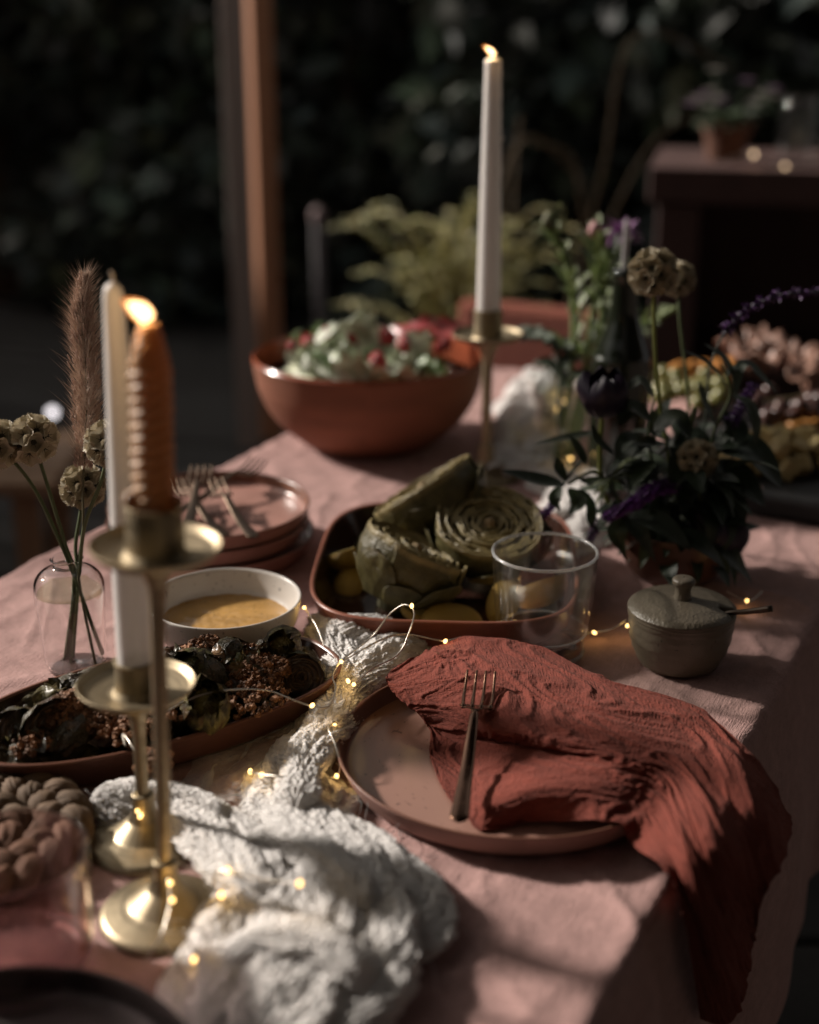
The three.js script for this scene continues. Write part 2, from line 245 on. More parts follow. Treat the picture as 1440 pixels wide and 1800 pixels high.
// shrub with yellow green arching fronds
const frondM = M(1, 1, 1, { roughness: 0.6, transmission: 0.4, thickness: 0 });
function frondShrub(name, label, cx, cz, base, n, lens, spread, col, leafL) {
  const o = thing(name, label, 'plant', V(0, 0, 0)), ms = [], cs = [], stems = [], g = blade(leafL, leafL * 0.34, { bend: 0.5, nu: 3, nv: 2 });
  for (let i = 0; i < n; i++) {
    const a = R(0, 6.28), L = R(...lens), sp = R(0.3, 1) * spread, p = [];
    for (let k = 0; k <= 7; k++) { const t = k / 7; p.push(V(cx + Math.cos(a) * sp * t * (0.5 + t * 0.6), base + L * (t * 1.25 - 0.5 * t * t * t), cz + Math.sin(a) * sp * t * (0.5 + t * 0.6))); }
    stems.push(tube(p, [0.005, 0.0015], 10, 5));
    const cv = new THREE.CatmullRomCurve3(p);
    for (let k = 0; k < 60; k++) { const t = 0.3 + 0.7 * (k / 60), q = cv.getPoint(t), d = cv.getTangent(t), s = k % 2 ? 1 : -1; const side = V(-d.z, R(-0.2, 0.4), d.x).multiplyScalar(s); ms.push(xf(q, side.addScaledVector(d, 0.7), R(-0.6, 0.6), R(0.6, 1.3) * (1.15 - 0.5 * t))); const b = R(0.6, 1.25); cs.push(C(col[0] * b * R(0.9, 1.2), col[1] * b, col[2] * b)); }
  }
  part('stems', mergeGeometries(stems), M(0.16, 0.13, 0.06, { roughness: 0.8 }), o);
  instanced('foliage', g, frondM, ms, o, cs); return o;
}
{
  const F = 3.3, p = atF(800, 600, F);
  frondShrub('fern_shrub', 'sunlit yellow green feathery shrub behind the salad bowl and tall candle', p.x, -F, 0.3, 70, [0.36, 0.76], 0.3, [0.4, 0.39, 0.14], 0.034);
  const q = atF(985, 560, 3.6);
  const g = thing('arching_grass', 'thin tan grass stems arching over right of the tall white candle', 'plant', V(0, 0, 0)), gm = M(0.13, 0.09, 0.05, { roughness: 0.8 });
  for (const [x0, y0, x1, y1, x2, y2, x3, y3] of [[905, 560, 880, 330, 930, 240, 1035, 330], [1000, 540, 1060, 300, 1120, 60, 1290, 120], [880, 560, 900, 400, 905, 300, 915, 205], [1040, 540, 1020, 340, 1000, 270, 930, 250], [1020, 560, 1100, 330, 1170, 230, 1240, 200]])
    part('grass_stem', tube([atF(x0, y0 + 150, 3.6), atF(x0, y0, 3.6), atF(x1, y1, 3.6), atF(x2, y2, 3.62), atF(x3, y3, 3.64)], [0.0075, 0.003], 28, 6), gm, g);
}
{ // dark cabinet at the right with things on its top
  const F = 3.0, wood = M(0.085, 0.042, 0.037, { map: texWood, roughness: 0.7, bumpMap: texWood, bumpScale: 0.002 });
  const tl = atF(1160, 292, F), top = tl.y, x0 = tl.x, W = 1.15, D = 0.4;
  const o = thing('wooden_cabinet', 'dark red brown open cabinet in shade at the right behind the table', 'cabinet', V(x0, 0, -F)); o.rotation.y = -0.22;
  const box = (w, h, d) => new RoundedBoxGeometry(w, h, d, 2, 0.005);
  part('upright', box(0.088, top - 0.075, 0.06), wood, o, V(0.044, (top - 0.075) / 2, -0.03));
  part('upright', box(0.088, top - 0.075, 0.06), wood, o, V(W - 0.044, (top - 0.075) / 2, -0.03));
  part('cabinet_top', box(W + 0.04, 0.072, D + 0.02), wood, o, V(W / 2, top - 0.036, -D / 2 + 0.005));
  part('side_panel', box(0.024, top - 0.076, D - 0.064), wood, o, V(0.014, (top - 0.076) / 2, -D / 2 - 0.031));
  part('back_panel', box(W - 0.06, top - 0.08, 0.02), wood, o, V(W / 2, (top - 0.08) / 2, -D + 0.012));
  part('shelf', box(W - 0.18, 0.03, D - 0.1), wood, o, V(W / 2, 0.55, -D / 2 - 0.01));
  // pot with small flowers
  const pp = atF(1275, 275, F + 0.12), pot = thing('flower_pot', 'small terracotta pot of pale and mauve flowers standing on the cabinet', 'flower pot', V(pp.x, top, -F - 0.12));
  part('pot', lathe(soften([[0.001, 0], [0.038, 0], [0.05, 0.06], [0.055, 0.06], [0.055, 0.078], [0.047, 0.078], [0.04, 0.01], [0.001, 0.01]], 0.002), 32), M(0.12, 0.045, 0.022, { roughness: 0.8, map: texMottle }), pot);
  const pet = M(0.42, 0.38, 0.33, { roughness: 0.8, transmission: 0.3, thickness: 0 }), mau = M(0.22, 0.1, 0.22, { roughness: 0.8, transmission: 0.3, thickness: 0 }), gl = M(0.06, 0.1, 0.04, { roughness: 0.7, transmission: 0.3, thickness: 0 });
  const lf = blade(0.06, 0.02, { bend: 0.8 }), pt = blade(0.02, 0.013, { bend: 0.6, nu: 4, nv: 2 });
  for (let i = 0; i < 34; i++) { const a = R(0, 6.28); part('leaf', lf, gl, pot, V(Math.cos(a) * 0.02, 0.07, Math.sin(a) * 0.02)).applyQuaternion(look(new THREE.Object3D(), V(Math.cos(a), R(0.3, 1.6), Math.sin(a))).quaternion); }
  for (let i = 0; i < 13; i++) {
    const x = R(-0.09, 0.1), y = R(0.11, 0.19), z = R(-0.04, 0.05), g = []; for (let k = 0; k < 7; k++) { const a = k * 0.9; g.push(place(pt, V(0, 0, 0), V(Math.cos(a), 0.5, Math.sin(a)))); }
    part('bloom', mergeGeometries(g), i % 3 ? pet : mau, pot, V(x, y, z)); part('flower_stem', tube([V(0, 0.06, 0), V(x * 0.5, y * 0.6, z * 0.5), V(x, y, z)], 0.0016, 8, 5), gl, pot);
  }
  const jp = atF(1400, 275, F + 0.2), jar = thing('glass_jar', 'clear cylindrical glass jar standing on the cabinet at the right edge', 'jar', V(jp.x, top, -F - 0.2));
  part('jar_wall', lathe(soften([[0.001, 0.004], [0.04, 0.004], [0.042, 0.02], [0.042, 0.11], [0.036, 0.118], [0.036, 0.13]], 0.003), 40), mats.glass, jar);
  const fl = thing('fairy_light_string', 'string of two dim fairy lights hanging on the cabinet front', 'fairy lights', V(0, 0, 0));
  const a = atF(1325, 271, F - 0.02), b = atF(1380, 293, F - 0.02), c = atF(1470, 268, F - 0.02), z0 = atF(1255, 288, F - 0.02);
  part('wire', tube([z0, a, b, c], 0.0012, 30, 5), mats.wire, fl);
  const dimBulb = new THREE.MeshStandardMaterial({ color: 0x000000, emissive: C(0.9, 0.62, 0.38), emissiveIntensity: 2.2 });
  for (const q of [a, b]) { part('bulb', new THREE.SphereGeometry(0.0045, 12, 8), dimBulb, fl, q); const l = new THREE.PointLight(C(1, 0.65, 0.35), 0.0015); l.position.copy(q); l.shadow.radius = 0.2; scene.add(l); l.name = 'bulb'; }
}
{ // chair at the far end of the table
  const e = tbl(U_FAR + 0.1, -0.62), q = atF(868, 600, 2.6), o = thing('dining_chair', 'terracotta coloured upholstered chair at the far end of the table', 'chair', V(q.x, 0, q.z));
  o.rotation.y = -0.464;
  const fab = M(0.36, 0.1, 0.06, { roughness: 0.9, map: texLinenTint, bumpMap: texLinen, bumpScale: 0.0015 }), leg = M(0.08, 0.05, 0.035, { map: texWood, roughness: 0.6 });
  part('seat', new RoundedBoxGeometry(0.42, 0.06, 0.4, 3, 0.02), fab, o, V(0, 0.46, 0));
  const bk = part('backrest', new RoundedBoxGeometry(0.3, 0.3, 0.05, 3, 0.02), fab, o, V(0, atF(900, 566, 2.6).y - 0.15, -0.17)); bk.rotation.x = -0.1;
  for (const [x, z] of [[-0.18, 0.17], [0.18, 0.17], [-0.18, -0.17], [0.18, -0.17]]) part('leg', new THREE.CylinderGeometry(0.016, 0.011, 0.44, 12), leg, o, V(x, 0.22, z));
}
// ------------------------------------------------------------------ table and tablecloth
{
  const o = thing('dining_table', 'long wooden dining table hidden under the pink tablecloth', 'table', tbl((U_NEAR + U_FAR) / 2, (S_LEFT + S_RIGHT) / 2, -T));
  o.rotation.y = -0.464;
  const w = M(0.16, 0.1, 0.06, { map: texWood, roughness: 0.6 }), L = U_FAR - U_NEAR - 0.03, W = S_RIGHT - S_LEFT - 0.03;
  part('tabletop', new RoundedBoxGeometry(W, 0.035, L, 2, 0.006), w, o, V(0, T - 0.0215, 0));
  for (const sx of [-1, 1]) for (const sz of [-1, 1]) part('leg', new RoundedBoxGeometry(0.06, T - 0.04, 0.06, 2, 0.006), w, o, V(sx * (W / 2 - 0.1), (T - 0.04) / 2, sz * (L / 2 - 0.1)));
}
// the cloth's own relief: long pressed creases and soft wrinkles (metres)
const clothH = (u, s) => { const q = n2(u * 3, s * 3) * 0.05; const a = Math.pow(1 - Math.abs(n2(u * 9 + q * 9, s * 5 + 3)), 5), b = Math.pow(1 - Math.abs(n2(u * 4 - s * 8 + q * 12, s * 9 + u * 5 + 9)), 6); return 0.0028 * a + 0.0028 * b + 0.0011 * n2(u * 26 + 5, s * 17); };
{
  const rr = 0.011, drop = 0.34, W = S_RIGHT - S_LEFT, flat = W - 2 * rr, arc = rr * Math.PI / 2, total = flat + 2 * arc + 2 * drop, NU = 330, NV = 330;
  solo('tablecloth', grid(NU, NV, (a, b) => {
    const u0 = lerp(U_NEAR, U_FAR, a), w = (b - 0.5) * total, aw = Math.abs(w), sg = Math.sign(w), mid = (S_LEFT + S_RIGHT) / 2; let s, h;
    if (aw < flat / 2) { s = mid + w; h = 0; } else if (aw < flat / 2 + arc) { const t = (aw - flat / 2) / rr; s = mid + sg * (flat / 2 + Math.sin(t) * rr); h = -rr + Math.cos(t) * rr; }
    else { const d = aw - flat / 2 - arc, k = sstep(0, 0.2, d); s = mid + sg * (W / 2 + k * (0.012 + 0.02 * n2(u0 * 5, 1 + sg) + 0.011 * Math.sin(u0 * 19 + 3 * n2(u0 * 2, 4)))); h = -rr - d; }
    const c = sstep(-0.02, 0.01, h) * clothH(u0, s); const p = tbl(u0, s, h + c);
    return [p.x, p.y, p.z, u0 * 2.2, w * 2.2];
  }), mats.linen, 'dusty pink linen tablecloth with soft creases covering the long table', 'tablecloth');
}
const rest = (px, py, h = 0) => { const p = at(px, py, h); return p; };
// ------------------------------------------------------------------ candlesticks and candles
function candlestick(label, base, top, { rb, hb, rs, sock, sockH, stem }, group) {
  const o = thing('brass_candlestick', label, 'candlestick', base, group);
  part('base', lathe(soften([[0.001, 0], [rb, 0], [rb, 0.0028], [rb * 0.93, 0.0062], [rb * 0.55, hb * 0.36], [rb * 0.26, hb * 0.72], [stem * 1.7, hb * 0.97], [stem * 1.7, hb + 0.012], [0.001, hb + 0.012]], 0.0018), 72), mats.brass, o);
  const d = top.clone().sub(base); // the stem stands very nearly upright
  part('stem', lathe(soften([[0.001, hb + 0.01], [stem, hb + 0.01], [stem, d.y - 0.03], [stem * 1.25, d.y - 0.018], [stem * 2.3, d.y - 0.004], [stem * 2.3, d.y], [0.001, d.y]], 0.002), 32), mats.brass, o);
  part('drip_saucer', lathe(soften([[0.001, d.y - 0.001], [rs * 0.5, d.y - 0.001], [rs * 0.9, d.y + 0.003], [rs, d.y + 0.0085], [rs * 0.985, d.y + 0.0095], [rs * 0.88, d.y + 0.005], [rs * 0.5, d.y + 0.0015], [0.001, d.y + 0.0015]], 0.001), 72), mats.brass, o);
  part('candle_socket', lathe(soften([[0.001, d.y + 0.001], [sock + 0.004, d.y + 0.001], [sock + 0.001, d.y + 0.006], [sock, d.y + sockH - 0.002], [sock + 0.0012, d.y + sockH], [sock - 0.0015, d.y + sockH], [sock - 0.0015, d.y + 0.006], [0.001, d.y + 0.005]], 0.0008), 48), mats.brass, o);
  return o;
}
const yAt = (p, py) => { const d = (900 - py) / F_PX, F = -p.z; return EYE.y + F * (d * CP - SP) / (CP + d * SP); }; // height of an upright line at p where it crosses pixel row py
function flame(parent, pos, len, r, tilt, power) {
  // a tongue of flame blown to the left
  const tongue = (k) => { const pts = []; for (let i = 0; i <= 6; i++) { const t = i / 6; pts.push(V(-tilt * len * t * (0.5 + 0.5 * t), len * t * (1 - 0.45 * tilt), 0).multiplyScalar(k)); } return tube(pts, (t) => Math.max(0.0004, r * k * Math.pow(Math.sin(Math.PI * Math.min(0.97, 0.12 + t * 0.86)), 0.75) * (1.15 - 0.5 * t)), 14, 14); };
  const f = part('flame', tongue(1), mats.flameEdge, parent, pos); part('flame_core', tongue(0.8), mats.flameCore, f, V(0, len * 0.04, 0));
  const l = new THREE.PointLight(C(1, 0.62, 0.28), power); l.position.set(-tilt * len * 0.4, len * 0.4, 0); l.shadow.radius = 0.25; l.castShadow = true; f.add(l); return f;
}
{
  const b1 = at(293, 1612), t1 = b1.clone(); t1.y = yAt(b1, 980);
  const TILT1 = -0.033, st1 = candlestick('taller front brass candlestick holding the burning honey candle', b1, t1, { rb: 0.0435, hb: 0.032, rs: 0.0395, sock: 0.0165, sockH: 0.034, stem: 0.0048 }); st1.rotation.z = TILT1;
  const y0 = t1.y + 0.006, y1 = yAt(b1, 566), L = y1 - y0;
  const c = thing('honey_candle', 'burning honey brown rolled beeswax candle in the front brass candlestick', 'candle', V(b1.x - Math.sin(TILT1) * (y0 - T), y0, b1.z)); c.rotation.z = TILT1;
  part('wax', grid(190, 56, (u, v) => {
    const y = u * L, a = -v * Math.PI * 2, k = y > L - 0.028 ? 1 - Math.pow((y - (L - 0.028)) / 0.028, 1.6) * 0.62 : 1;
    const rip = k > 0.98 ? 0.0009 * Math.sin(y / 0.0075 * 6.283 + 3 * a) + 0.0005 * n3(Math.cos(a) * 2, y * 130, Math.sin(a) * 2) : 0.0006 * n3(Math.cos(a) * 3, y * 200, Math.sin(a) * 3);
    const r = (u >= 1 ? 0.0003 : 1) * (0.0116 * k + rip); return [Math.cos(a) * r, y, Math.sin(a) * r, v * 0.5, u];
  }, true), mats.honey, c);
  part('wick', tube([V(0, L - 0.002, 0), V(-0.001, L + 0.004, 0), V(-0.003, L + 0.008, 0)], 0.0009, 6, 6), mats.wick, c);
  for (const [a, y] of [[3.4, 0.03], [2.7, 0.032], [0.3, 0.031]]) part('wax_drip', jitter(new THREE.SphereGeometry(0.0042, 14, 10), 0.0008, 300), mats.honey, c, V(Math.cos(a) * 0.0145, y, Math.sin(a) * 0.0145));
  flame(c, V(0.0005, L + 0.001, 0), 0.0175, 0.0058, 0.85, 0.009);
}
{
  const b2 = at(256, 1484), t2 = b2.clone(); t2.y = yAt(b2, 1220);
  const TILT2 = -0.013, st2 = candlestick('shorter brass candlestick just behind, holding the unlit white taper', b2, t2, { rb: 0.041, hb: 0.03, rs: 0.0405, sock: 0.0135, sockH: 0.026, stem: 0.0046 }); st2.rotation.z = TILT2;
  const y0 = t2.y + 0.006, L = yAt(b2, 497) - y0;
  const c = thing('taper_candle', 'unlit white taper candle at the left beside the burning honey candle', 'candle', V(b2.x - Math.sin(TILT2) * (y0 - T), y0, b2.z)); c.rotation.z = TILT2;
  part('wax', lathe(soften([[0.001, 0], [0.0118, 0], [0.0116, L * 0.3], [0.0066, L - 0.009], [0.0056, L - 0.003], [0.0025, L], [0.0003, L + 0.001]], 0.003), 40), mats.wax, c);
  part('wick', tube([V(0, L - 0.001, 0), V(0.0004, L + 0.004, 0), V(-0.0008, L + 0.007, 0)], 0.0009, 5, 6), M(0.5, 0.45, 0.4), c);
}
{
  const b3 = at(853, 838), t3 = b3.clone(); t3.y = yAt(b3, 598);
  candlestick('slender brass candlestick in the middle distance beside the salad bowl', b3, t3, { rb: 0.045, hb: 0.03, rs: 0.043, sock: 0.0165, sockH: 0.038, stem: 0.0062 });
  const y0 = t3.y + 0.006, L = yAt(b3, 100) - y0;
  const c = thing('taper_candle', 'tall burning white taper candle standing up against the dark hedge', 'candle', V(b3.x, y0, b3.z));
  part('wax', grid(90, 48, (u, v) => { const y = u * L, a = -v * Math.PI * 2, r = (u >= 1 ? 0.001 : 1) * lerp(0.0145, 0.0092, Math.pow(u, 1.3)) * (1 + (Math.abs(a + 0.2) < 0.25 || Math.abs(a + 6.3) < 0.2 ? 0.05 * (1 + n2(y * 40, 3)) : 0)); return [Math.cos(a) * r, y, Math.sin(a) * r, v, u]; }, true), mats.wax, c);
  for (const [y, r] of [[0.72, 0.003], [0.42, 0.0022]]) part('wax_drip', jitter(new THREE.SphereGeometry(r, 10, 8), 0.0008, 400), mats.wax, c, V(lerp(0.0145, 0.0092, y) + 0.0008, y * L, 0.002));
  part('wick', tube([V(0, L, 0), V(-0.001, L + 0.005, 0), V(-0.004, L + 0.008, 0)], 0.0009, 5, 6), mats.wick, c);
  flame(c, V(0.001, L + 0.001, 0), 0.017, 0.0038, 0.75, 0.008);
}
// ------------------------------------------------------------------ plates, bowls, dishes
const upPlate = (r, h) => soften([[0.001, 0.001], [r * 0.86, 0.001], [r * 0.94, 0.004], [r, h - 0.001], [r - 0.0012, h], [r - 0.0034, h - 0.001], [r * 0.945, 0.0085], [r * 0.9, 0.0065], [0.001, 0.0058]], 0.0025);
function plate(name, label, pos, r, h, inM, outM, rimM = mats.rimDark, group) {
  const o = thing(name, label, 'plate', pos, group), pr = upPlate(r, h), k = pr.findIndex((p) => p[1] >= h - 0.0012);
  part('plate_underside', lathe(pr.slice(0, k + 1), 120), outM, o);
  part('plate_rim', lathe(pr.slice(k, k + 14), 120), rimM, o);
  part('plate_well', lathe(pr.slice(k + 13), 120), inM, o);
  return o;
}
const NOTCH = 0.42;
const PLATE = at(900, 1350); PLATE.y = T + 0.0015;
plate('dinner_plate', 'large dusty rose dinner plate with upright rim under the rust napkin', PLATE, 0.1365, 0.023, mats.plateIn, mats.plateOut);
{
  const p = at(372, 968);
  for (let i = 0; i < 3; i++) plate('side_plate', ['lowest of the three stacked pink side plates', 'middle of the three stacked pink side plates', 'topmost of the three stacked pink side plates, with forks lying on it'][i], V(p.x + [0.004, -0.002, 0][i], T + 0.0015 + i * 0.0165, p.z), 0.108, 0.0215, mats.pinkPlate, mats.pinkPlate);
  plate('dinner_plate', 'dark brown plate cut off by the bottom left corner of the photo', V(at(-30, 2012).x, T + 0.0015, at(-30, 2012).z), 0.118, 0.022, M(0.022, 0.017, 0.015, { roughness: 0.4 }), M(0.025, 0.018, 0.016, { roughness: 0.5 }), M(0.02, 0.015, 0.013, { roughness: 0.75 }));
}
{ // salad bowl
  const b = at(650, 775), o = thing('salad_bowl', 'large deep terracotta bowl full of salad at the far left of the table', 'bowl', V(b.x, T + 0.001, b.z)), H = 0.119, r = 0.154;
  part('bowl_wall', lathe(new THREE.SplineCurve([[0.001, 0.001], [0.075, 0.001], [0.098, 0.012], [0.128, 0.04], [0.146, 0.075], [r, H - 0.002]].map((q) => new THREE.Vector2(...q))).getPoints(40).map((q) => [q.x, Math.max(0.001, q.y)]), 96), mats.terraOut, o);
  part('bowl_inside', lathe(new THREE.SplineCurve([[r, H - 0.002], [r - 0.002, H], [r - 0.005, H - 0.002], [0.139, 0.075], [0.12, 0.042], [0.09, 0.017], [0.001, 0.009]].map((q) => new THREE.Vector2(...q))).getPoints(44).map((q) => [q.x, q.y]), 96), mats.terraIn, o);
}
const BOWL = at(650, 775);
{ // speckled white bowl of dressing
  const c = at(394, 1052, 0.05), o = thing('sauce_bowl', 'speckled white ceramic bowl of dressing between the plates and the sprouts', 'bowl', V(c.x, T + 0.001, c.z)), H = 0.051, r = 0.0705;
  part('bowl_wall', lathe(soften([[0.001, 0.004], [0.036, 0.004], [0.038, 0], [0.041, 0.001], [0.052, 0.008], [0.066, 0.028], [r, H - 0.0015], [r - 0.001, H], [r - 0.0035, H - 0.001], [0.062, 0.03], [0.048, 0.011], [0.001, 0.006]], 0.003), 96), mats.white, o);
  part('dressing', grid(24, 72, (u, v) => { const a = -v * 6.28318, q = u * 0.0605; return [Math.cos(a) * q, 0.0268 + 0.0004 * n2(Math.cos(a) * q * 90, Math.sin(a) * q * 90) + (u > 0.96 ? 0.0008 : 0), Math.sin(a) * q, Math.cos(a) * q * 8, Math.sin(a) * q * 8]; }, true), M(0.55, 0.33, 0.12, { roughness: 0.12, map: tex(512, (u, v) => { const s = pn(u, v, 70, 70, 203) > 0.9 && fbm(u, v, 7, 204) > 0.42 ? 0.35 : 1, k = 0.75 + 0.5 * (fbm(u, v, 6, 205) - 0.3); return [k * s, k * s * 0.96, k * s * 0.85]; }) }), o);
}
function trayProfile(o, outline, H, inM, outM, rimM, flare, name) { // outline(t) -> [x, z, nx, nz]
  const N = 128, prof = [[-0.022, 0.001], [-0.006, 0.002], [0, 0.008], [flare, H - 0.0015], [flare - 0.0008, H], [flare - 0.0032, H], [flare - 0.0046, H - 0.0015], [-0.005, 0.011], [-0.011, 0.0065], [-0.024, 0.0055]];
  const at_ = (k, v) => { const [x, z, nx, nz] = outline(v), q = prof[k]; return [x + nx * q[0], q[1], z + nz * q[0]]; };
  const seg = (a, b, m, n) => part(n, grid(b - a, N, (u, v) => [...at_(a + Math.round(u * (b - a)), -v), u, v * 6], true), m, o);
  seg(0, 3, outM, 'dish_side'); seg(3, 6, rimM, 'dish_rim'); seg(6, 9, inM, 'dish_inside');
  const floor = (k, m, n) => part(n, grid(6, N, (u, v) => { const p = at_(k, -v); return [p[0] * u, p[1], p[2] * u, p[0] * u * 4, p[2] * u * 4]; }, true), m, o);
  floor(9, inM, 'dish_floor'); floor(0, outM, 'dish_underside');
}
const SPR = at(286, 1286), SPR_A = Math.atan2(0.115, 0.1785);
{
  const o = thing('oval_dish', 'long rust brown oval dish of roasted sprouts in the left foreground', 'dish', V(SPR.x, T + 0.001, SPR.z)); o.rotation.y = SPR_A;
  const hl = 0.08, r = 0.067;
  trayProfile(o, (t) => { const a = t * 6.28318, c = Math.cos(a), s = Math.sin(a), e = 0.88; return [Math.sign(c) * Math.pow(Math.abs(c), e) * (hl + r), Math.sign(s) * Math.pow(Math.abs(s), 0.72) * r, c * 0.9, s]; }, 0.034, mats.dishIn, mats.dishOut, mats.rimDark, 0.012);
}
const ART = at(785, 1046), ART_A = -0.06;
{
  const o = thing('square_dish', 'deep rust dish with rounded corners and dark glaze holding the artichokes', 'dish', V(ART.x, T + 0.001, ART.z)); o.rotation.y = ART_A;
  const hx = 0.119, hz = 0.15, e = 0.5;
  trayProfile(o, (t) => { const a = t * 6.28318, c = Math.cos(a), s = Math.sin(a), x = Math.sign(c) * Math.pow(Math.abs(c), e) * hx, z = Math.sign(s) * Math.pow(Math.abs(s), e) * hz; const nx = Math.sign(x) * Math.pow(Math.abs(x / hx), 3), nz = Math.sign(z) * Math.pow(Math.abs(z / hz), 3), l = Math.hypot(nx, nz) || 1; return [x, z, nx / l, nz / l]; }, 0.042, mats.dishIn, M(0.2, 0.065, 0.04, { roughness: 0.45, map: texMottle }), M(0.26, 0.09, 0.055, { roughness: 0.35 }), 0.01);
}
{ // lidded pot and spoon
  const b = at(1192, 1166), o = thing('lidded_pot', 'small grey green stoneware pot with knobbed lid in front of the flowers', 'pot', V(b.x, T + 0.001, b.z)), r = 0.0475;
  part('pot_body', lathe(new THREE.SplineCurve([[0.001, 0.001], [0.03, 0.001], [0.037, 0.006], [0.0445, 0.025], [r - 0.0008, 0.045], [r, 0.052], [r - 0.001, 0.0548], [r - 0.004, 0.054], [r - 0.004, 0.04], [0.03, 0.01], [0.001, 0.006]].map((q) => new THREE.Vector2(...q))).getPoints(60).map((q, i) => [q.x + (i < 32 && i > 8 ? 0.0004 * Math.sin(i * 2.1) : 0), Math.max(0.0008, q.y)]), 80), mats.stone, o);
  const lid = part('pot_lid', grid(30, 96, (u, v) => { // notched for the spoon
    const a = -v * 6.28318, pr = soften([[0.0006, 0.0635], [0.03, 0.0615], [0.0435, 0.058], [r + 0.0006, 0.0545], [r + 0.0004, 0.0528], [0.042, 0.0505], [0.0006, 0.0535]], 0.002), q = pr[Math.round(u * (pr.length - 1))];
    let d = Math.abs(((a - NOTCH + 3 * Math.PI * 2 + Math.PI) % (2 * Math.PI)) - Math.PI); const lim = d < 0.17 ? lerp(0.033, r + 0.001, sstep(0.11, 0.17, d)) : 1; const rr = Math.min(q[0], lim);
    return [Math.cos(a) * rr, q[1], Math.sin(a) * rr, Math.cos(a) * rr * 6, Math.sin(a) * rr * 6];
  }, true), mats.stone, o);
  part('lid_knob', lathe(soften([[0.001, 0.06], [0.0085, 0.062], [0.0068, 0.068], [0.0072, 0.0735], [0.0105, 0.078], [0.0098, 0.0815], [0.006, 0.083], [0.001, 0.0832]], 0.002), 40), mats.stone, lid);
  const a = NOTCH, dir = V(Math.cos(a), 0, Math.sin(a)), sp = thing('spoon', 'small dark metal spoon sticking out of the pot through its lid notch', 'spoon', V(b.x, T, b.z));
  part('handle', tube([dir.clone().multiplyScalar(0.01).setY(0.035), dir.clone().multiplyScalar(0.038).setY(0.0555), dir.clone().multiplyScalar(0.06).setY(0.062), dir.clone().multiplyScalar(0.078).setY(0.068)], (t) => 0.0016 + 0.0013 * t, 20, 8), M(0.1, 0.08, 0.065, { metalness: 1, roughness: 0.3 }), sp);
  part('spoon_bowl', (() => { const g = new THREE.SphereGeometry(0.011, 16, 8, 0, 6.283, 1.57, 1.57); g.scale(1.35, 0.5, 0.9); return g; })(), M(0.1, 0.08, 0.065, { metalness: 1, roughness: 0.3 }), sp, dir.clone().multiplyScalar(0.002).setY(0.031));
}
function tumbler(name, label, pos, rTop, rBot, H, mat, solidH, step, solid = mats.glassSolid) {
  const o = thing(name, label, 'glass', pos), w = 0.0022;
  const out = step ? [[rBot - 0.004, 0.0005], [rBot - 0.001, 0.003], [rBot, 0.022], [rBot + 0.0022, 0.026], [lerp(rBot, rTop, 0.5) + 0.001, 0.05], [rTop, H - 0.001]] : [[rBot - 0.006, 0.0005], [rBot, 0.005], [lerp(rBot, rTop, 0.5), H * 0.45], [rTop, H - 0.001]];
  part('glass_wall', lathe(soften([...out, [rTop - w / 2, H], [rTop - w, H - 0.001], [rBot - w, solidH + 0.006], [rBot - 0.01, solidH + 0.0008], [0.0005, solidH + 0.0006]], 0.0014), 90), mat, o);
  if (mat === mats.glass) part('glass_rim', new THREE.TorusGeometry(rTop - w / 2, w * 0.68, 12, 96).rotateX(Math.PI / 2).translate(0, H - 0.0004, 0), mats.rimGlass, o);
  if (step) for (const [y, r, w2] of [[0.0235, rBot + 0.0006, 0.0011], [0.0036, rBot - 0.0022, 0.0024]]) part('glass_ring', new THREE.TorusGeometry(r, w2, 10, 96).rotateX(Math.PI / 2).translate(0, y, 0), mats.rimGlass, o);
  if (mat === mats.glass) part('glass_base', lathe(soften([[0.0005, 0.0032], [rBot - 0.012, 0.0022], [rBot - 0.0045, 0.0008], [rBot - 0.0018, 0.004], [rBot - 0.0025, solidH * 0.8], [rBot - 0.008, solidH], [0.0005, solidH]], 0.0012), 72), solid, o);
  return o;
}
tumbler('tumbler', 'clear empty water tumbler standing in front of the artichokes', (() => { const p = at(952, 1148); p.y = T + 0.001; return p; })(), 0.0475, 0.039, 0.099, mats.glass, 0.016, true);
tumbler('tumbler', 'rose tinted tumbler blurred in the bottom left foreground', (() => { const p = at(38, 1712); p.y = T + 0.001; return p; })(), 0.047, 0.0445, 0.088, mats.roseGlass, 0.01, false, mats.roseGlass);
tumbler('tumbler', 'clear tumbler with a crumpled white napkin, far behind the flowers', (() => { const p = at(972, 768); p.y = T + 0.001; return p; })(), 0.034, 0.028, 0.085, mats.glass, 0.008, false);
{
  const p = at(972, 768);
  solo('paper_napkin', grid(40, 60, (u, v) => { const a = -v * 6.28318, r = 0.027 * Math.sin(Math.PI * Math.min(0.97, 0.1 + u * 0.86)) * (1 + 0.28 * n3(Math.cos(a) * 1.6, u * 4, Math.sin(a) * 1.6)); return [Math.cos(a) * r, 0.02 + u * 0.085 + 0.012 * n2(Math.cos(a) * 2, Math.sin(a) * 2 + u), Math.sin(a) * r]; }, true), M(0.72, 0.72, 0.7, { roughness: 0.95, transmission: 0.2, thickness: 0 }), 'crumpled white napkin stuffed in the far tumbler', 'napkin', V(p.x, T, p.z));
}
